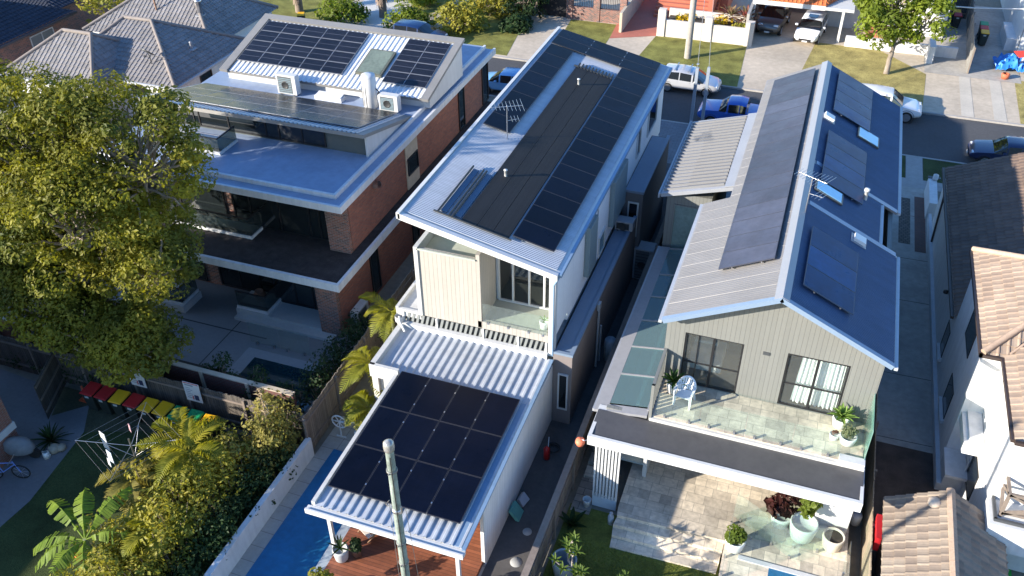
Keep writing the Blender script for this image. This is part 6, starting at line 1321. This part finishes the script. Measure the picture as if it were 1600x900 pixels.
b.build('wheel', WHITE, t, False); MB().tube([(0, 0, .8), (1.0, .3, .75)], .04, 8).build('axle', STEEL, t, False)
b = MB(); b.box(-13.9, -12.9, 20.4, 20.48, 0, .55); b.box(-13.9, -12.9, 21.3, 21.34, 0, .55); b.box(-13.9, -13.82, 20.48, 21.3, 0, .55); b.box(-12.98, -12.9, 20.48, 21.3, 0, .55); b.box(-13.82, -12.98, 20.48, 21.3, 0, .42, 1); tag(b.build('planter_box', [REND, SOIL]), 'white rendered planter box with a palm at the corner of the white house', 'planter')
# side passage: hot water unit, stacked condensers, tools
ac_unit('tall stacked condenser unit in the narrow passage beside the white house', -6.0, 34.6, 0, .0, 1.75, .9, .75, M('grey condenser', (.30, .31, .33), .5))
ac_unit('pale condenser box on the taupe side wall of the white house', -6.75, 33.1, 3.45, 0, .5, .8, .5, M('grey condenser', (.30, .31, .33), .5))
b = MB(); b.box(-6.44, -6.34, 27.4, 27.7, 3.1, 3.4); b.tube([(-6.38, 27.5, 3.1), (-6.38, 27.5, .1)], .05, 8); b.tube([(-6.36, 27.9, 2.0), (-6.36, 27.9, .1)], .05, 8); tag(b.build('rainwater_pipe', M('grey pvc', (.34, .36, .38), .5)), 'grey rain head and pipe on the taupe side wall', 'downpipe')
b = MB(); b.lathe([(0, 0), (.25, 0), (.25, 1.0), (.18, 1.08), (0, 1.1)], (-6.0, 28.3, 0), 18); tag(b.build('water_heater', M('grey heater', (.28, .32, .36), .45)), 'grey rounded water heater in the passage', 'water heater')
t = thing('garden_sprayer', 'red trolley with a black hose lying in the dark side passage', 'trolley', (-6.75, 22.0, 0), .4)
b = MB(); b.lathe([(0, .05), (.12, .05), (.12, .55), (.05, .65), (0, .65)], (0, 0, 0), 14); b.build('tank', M('red enamel', (.45, .02, .02), .4), t, False); MB().tube([(.05, 0, .6), (.1, .25, .9)], .02, 6).build('handle', STEEL, t, False)
MB().tube([(.3+.22*math.cos(k/12*6.283), .4+.22*math.sin(k/12*6.283), .06+.01*k) for k in range(18)], .035, 6).build('hose', BLK, t, False)
for i, (x, y, r_) in enumerate(((-6.35, 18.6, .16), (-6.3, 17.3, .2))):
    b = MB(); b.lathe([(0, .012), (r_, .012), (r_*1.02, .004)], (x, y, 0), 18); tag(b.build('drain_cover', M('pale drain lid', (.34, .34, .33), .7)), ('smaller round pale drain lid in the dark side passage', 'larger round pale drain lid in the dark side passage')[i], 'drain lid')
b = MB(); b.slab([(-7.05, 18.9, .45), (-6.75, 18.9, .02), (-6.75, 19.4, .02), (-7.05, 19.4, .45)], .12); b.slab([(-7.0, 19.6, .3), (-6.8, 19.5, .1), (-6.7, 19.9, .1), (-6.95, 20.0, .3)], .15, 1); tag(b.build('feed_bag', [M('teal bag', (.12, .35, .30), .6), M('white bag', (.4, .4, .42), .7)]), 'teal and white bags leaning on the white batten wall', 'bag')
b = MB(); b.lathe([(0, 0), (.12, 0), (.15, .3), (.155, .32), (.13, .31)], (-4.75, 20.4, 0), 16); tag(b.build('bucket', POTW), 'small white bucket on the stone path by the batten screen', 'bucket')
b = MB(); b.tube([(-5.1, 20.6, 3.0), (-5.0, 20.5, 3.05), (-4.87, 20.6, 3.05)], .015, 6); b.lathe([(0, .12), (.14, .10), (.17, -.02), (.12, -.14), (0, -.15)], (-5.15, 20.6, 2.85), 14, 1); tag(b.build('hanging_lantern', [STEEL, M('orange red lantern', (.80, .20, .10), .6)]), 'orange red lantern hanging from the corner of the white beam', 'lantern')
b = MB(); b.lathe([(0, 0), (.10, 0), (.11, .35), (.05, .5), (.06, .55), (0, .56)], (-3.75, 19.9, 0), 14); b.lathe([(0, -.06), (.07, 0), (0, .08)], (-3.75, 19.82, .52), 10); tag(b.build('garden_ornament', M('stone ornament', (.38, .42, .46), .8)), 'pale stone bird ornament beside the patio step', 'ornament')
for i, (x, y) in enumerate(((4.12, 22.8), (4.12, 22.25))):
    b = MB(); b.lathe([(0, 0), (.16, 0), (.18, .38), (.15, .44), (0, .46)], (x, y, 0.5), 16); tag(b.build('grey_tub', M('grey tub', (.36, .37, .38), .5)), ('grey round tub with lid beside the white pillar, farther one', 'grey round tub with lid beside the white pillar, nearer one')[i], 'tub')
b = MB(); b.lathe([(0, 0), (.14, .02), (.17, .09), (.15, .09)], (4.12, 23.5, .9), 14); tag(b.build('white_bowl', POTW), 'small white bowl shaped fitting at the end of the white beam', 'bowl')
b = MB(); b.box(3.98, 4.3, 23.0, 23.4, .5, .95); tag(b.build('blue_crate', M('blue crate', (.01, .04, .22), .6)), 'blue crate beside the grey tubs', 'crate')
b = MB(); b.box(4.55, 4.72, 20.6, 21.6, 1.3, 1.9); bevel(b, .0) if False else None; tag(b.build('red_crate', M('red crate', (.45, .015, .02), .5)), 'red plastic tub between fence and garage roof', 'tub')
b = MB()
for k in range(3): b.tube([(4.15+.28*math.cos(i/14*6.283), 19.6+.28*math.sin(i/14*6.283), .53+.05*k) for i in range(15)], .03, 6)
tag(b.build('coiled_hose', M('slate hose', (.05, .06, .09), .6)), 'coil of dark garden hose on the ground by the fence', 'hose')
r = random.Random(12); b = MB()
for k in range(9): p = V((4.05+r.uniform(-.2, .2), 18.7+r.uniform(-.25, .25), .55+r.uniform(0, .25))); b.lathe([(0, -.09), (.07, -.05), (.09, .03), (.05, .09), (0, .1)], p, 8)
tag(b.build('white_pots', M('mixed pale plastic', (.55, .55, .55), .6)), 'heap of small pale plastic pots by the fence', 'pots')
# blue tarps and red plastic at the far right
b = MB(); r = random.Random(15); G = 14
vs = [(11.4+2.2*i/G+r.uniform(-.05, .05), 66.1+2.2*j/G+r.uniform(-.05, .05), .15+.75*abs(noise.noise(V((i*.45, j*.45, 2.))))+.35*math.sin(math.pi*i/G)*math.sin(math.pi*j/G)) for j in range(G+1) for i in range(G+1)]
b.raw(vs, [(j*(G+1)+i, j*(G+1)+i+1, (j+1)*(G+1)+i+1, (j+1)*(G+1)+i) for j in range(G) for i in range(G)]); tag(b.build('blue_tarpaulin', M('blue tarpaulin', (.03, .22, .62), .45, var=.25, s2=5)), 'crumpled bright blue tarpaulin heaped on the driveway at the right edge', 'tarpaulin')
b = MB(); b.slab([(12.7, 66.4, 1.1), (14.0, 66.8, 1.3), (13.9, 67.4, 1.35), (12.4, 67.2, 1.2)], .06); tag(b.build('red_board', M('red plastic', (.6, .05, .03), .5)), 'red plastic sheet lying on the blue tarpaulin', 'sheet')
b = MB(); b.beam((12.9, 66.6, .3), (13.9, 69.2, 2.3), .12, .05); tag(b.build('white_plank', WHITE), 'white plank leaning over the blue tarpaulin', 'plank')
b = MB(); b.lathe([(0, 0), (.22, 0), (.28, .35), (.2, .38)], (12.0, 65.1, -.02), 12); tag(b.build('orange_bucket', M('orange pot', (.5, .13, .06), .7)), 'orange pot on the driveway edge below the blue tarpaulin', 'pot')
# rotary clothes line
t = thing('clothes_line', 'rotary clothes line with a few pegged items over the lawn by the hedge', 'clothes line', (-20.4, 16.2, 0), .35)
MB().tube([(0, 0, 0), (0, 0, 2.1)], .03, 8).build('post', STEEL, t, False)
for k in range(4):
    a = k*math.pi/2; MB().tube([(0, 0, 1.75), (1.9*math.cos(a), 1.9*math.sin(a), 2.05)], .013, 6).build('arm', STEEL, t, False); MB().tube([(0, 0, 1.2), (.95*math.cos(a), .95*math.sin(a), 1.9)], .012, 6).build('strut', STEEL, t, False)
b = MB()
for f_ in (1., .82, .64, .46):
    P = [(1.9*f_*math.cos(k*math.pi/2), 1.9*f_*math.sin(k*math.pi/2), 1.75+.3*f_) for k in range(5)]
    for p, q in zip(P, P[1:]): b.tube([p, q], .004, 4)
b.build('line', STEEL, t, False)
for i, (x, y, w, h, m, lab) in enumerate(((-21.75, 16.25, .32, .8, POTW, 'white towel hanging at the outer corner of the clothes line'), (-21.0, 16.9, .16, .3, M('pink cloth', (.5, .3, .32), .9), 'small pink cloth on the clothes line'), (-20.9, 15.6, .3, .5, M('pale blue cloth', (.5, .56, .62), .9), 'pale blue cloth on the clothes line'), (-20.6, 15.3, .2, .3, POTW, 'small white cloth on the clothes line near the banana plant'))):
    b = MB(); b.slab([(x, y, 2.0), (x+w, y-.1, 2.0), (x+w, y-.12, 2.0-h), (x, y-.03, 2.0-h)], .02); tag(b.build('laundry', m), lab, 'laundry', 'laundry on the clothes line')
# corner by the brick flats: bicycle, covered scooter, watering can
t = thing('bicycle', 'blue and white bicycle lying against the path at the left edge', 'bicycle', (-25.1, 14.7, .0), .35)
for x in (-.5, .5):
    b = MB(); b.tube([(x+.32*math.cos(k/18*6.283), -.1, .34+.32*math.sin(k/18*6.283)) for k in range(19)], .025, 6); w_ = b.build('wheel', TYRE, t, False)
    b = MB()
    for k in range(8): b.tube([(x, -.1, .34), (x+.3*math.cos(k*.785), -.1, .34+.3*math.sin(k*.785))], .005, 4)
    b.build('spoke', STEEL, w_, False)
b = MB()
for p, q in (((-.5, -.1, .34), (-.15, -.1, .34)), ((-.15, -.1, .34), (-.25, -.1, .85)), ((-.25, -.1, .8), (.35, -.1, .82)), ((-.15, -.1, .34), (.38, -.1, .72)), ((.35, -.1, .9), (.5, -.1, .34)), ((-.5, -.1, .34), (-.25, -.1, .78))): b.tube([p, q], .022, 6)
b.build('frame', paint('blue bicycle paint', (.15, .25, .6)), t, False); MB().tube([(.35, -.35, .98), (.34, -.1, .95), (.35, .15, .98)], .016, 6).build('handlebar', STEEL, t, False); MB().box(-.36, -.16, -.16, -.04, .86, .91).build('saddle', BLK, t, False)
t = thing('covered_scooter', 'scooter under a pale grey cover beside the brick flats', 'scooter', (-25.4, 15.6, 0), .3)
b = MB(); b.lathe([(.36, .35), (.42, .55), (.34, .85), (.12, 1.0), (0, 1.02)], (0, 0, 0), 12); o = b.build('cover', M('grey cover', (.20, .21, .22), .8, var=.2, s2=6), t, False); o.scale = (1.5, .8, 1)
for x in (-.5, .5): MB().tube([(x, -.05, .25), (x, .05, .25)], .25, 14).build('wheel', TYRE, t, False)
b = MB(); b.lathe([(0, 0), (.13, 0), (.12, .22), (.08, .26)], (-24.55, 15.9, 0), 12); b.tube([(-24.43, 15.9, .08), (-24.25, 15.85, .28)], .02, 6); b.tube([(-24.67, 15.9, .06), (-24.78, 15.9, .18), (-24.64, 15.9, .26)], .014, 6); tag(b.build('watering_can', POTW), 'small white watering can beside the path', 'watering can')
for i, (x, y, s_) in enumerate(((-24.5, 16.25, .22), (-24.3, 16.4, .17))):
    b = MB(); b.lathe([(0, -.1), (s_, -.04), (s_*1.05, s_*.5), (s_*.6, s_*.95), (0, s_)], (x, y, .06), 9); tag(b.build('garden_rock', M('tan rock', (.30, .26, .20), .9, var=.3)), ('larger tan rock below the strappy plant', 'smaller tan rock below the strappy plant')[i], 'rock')
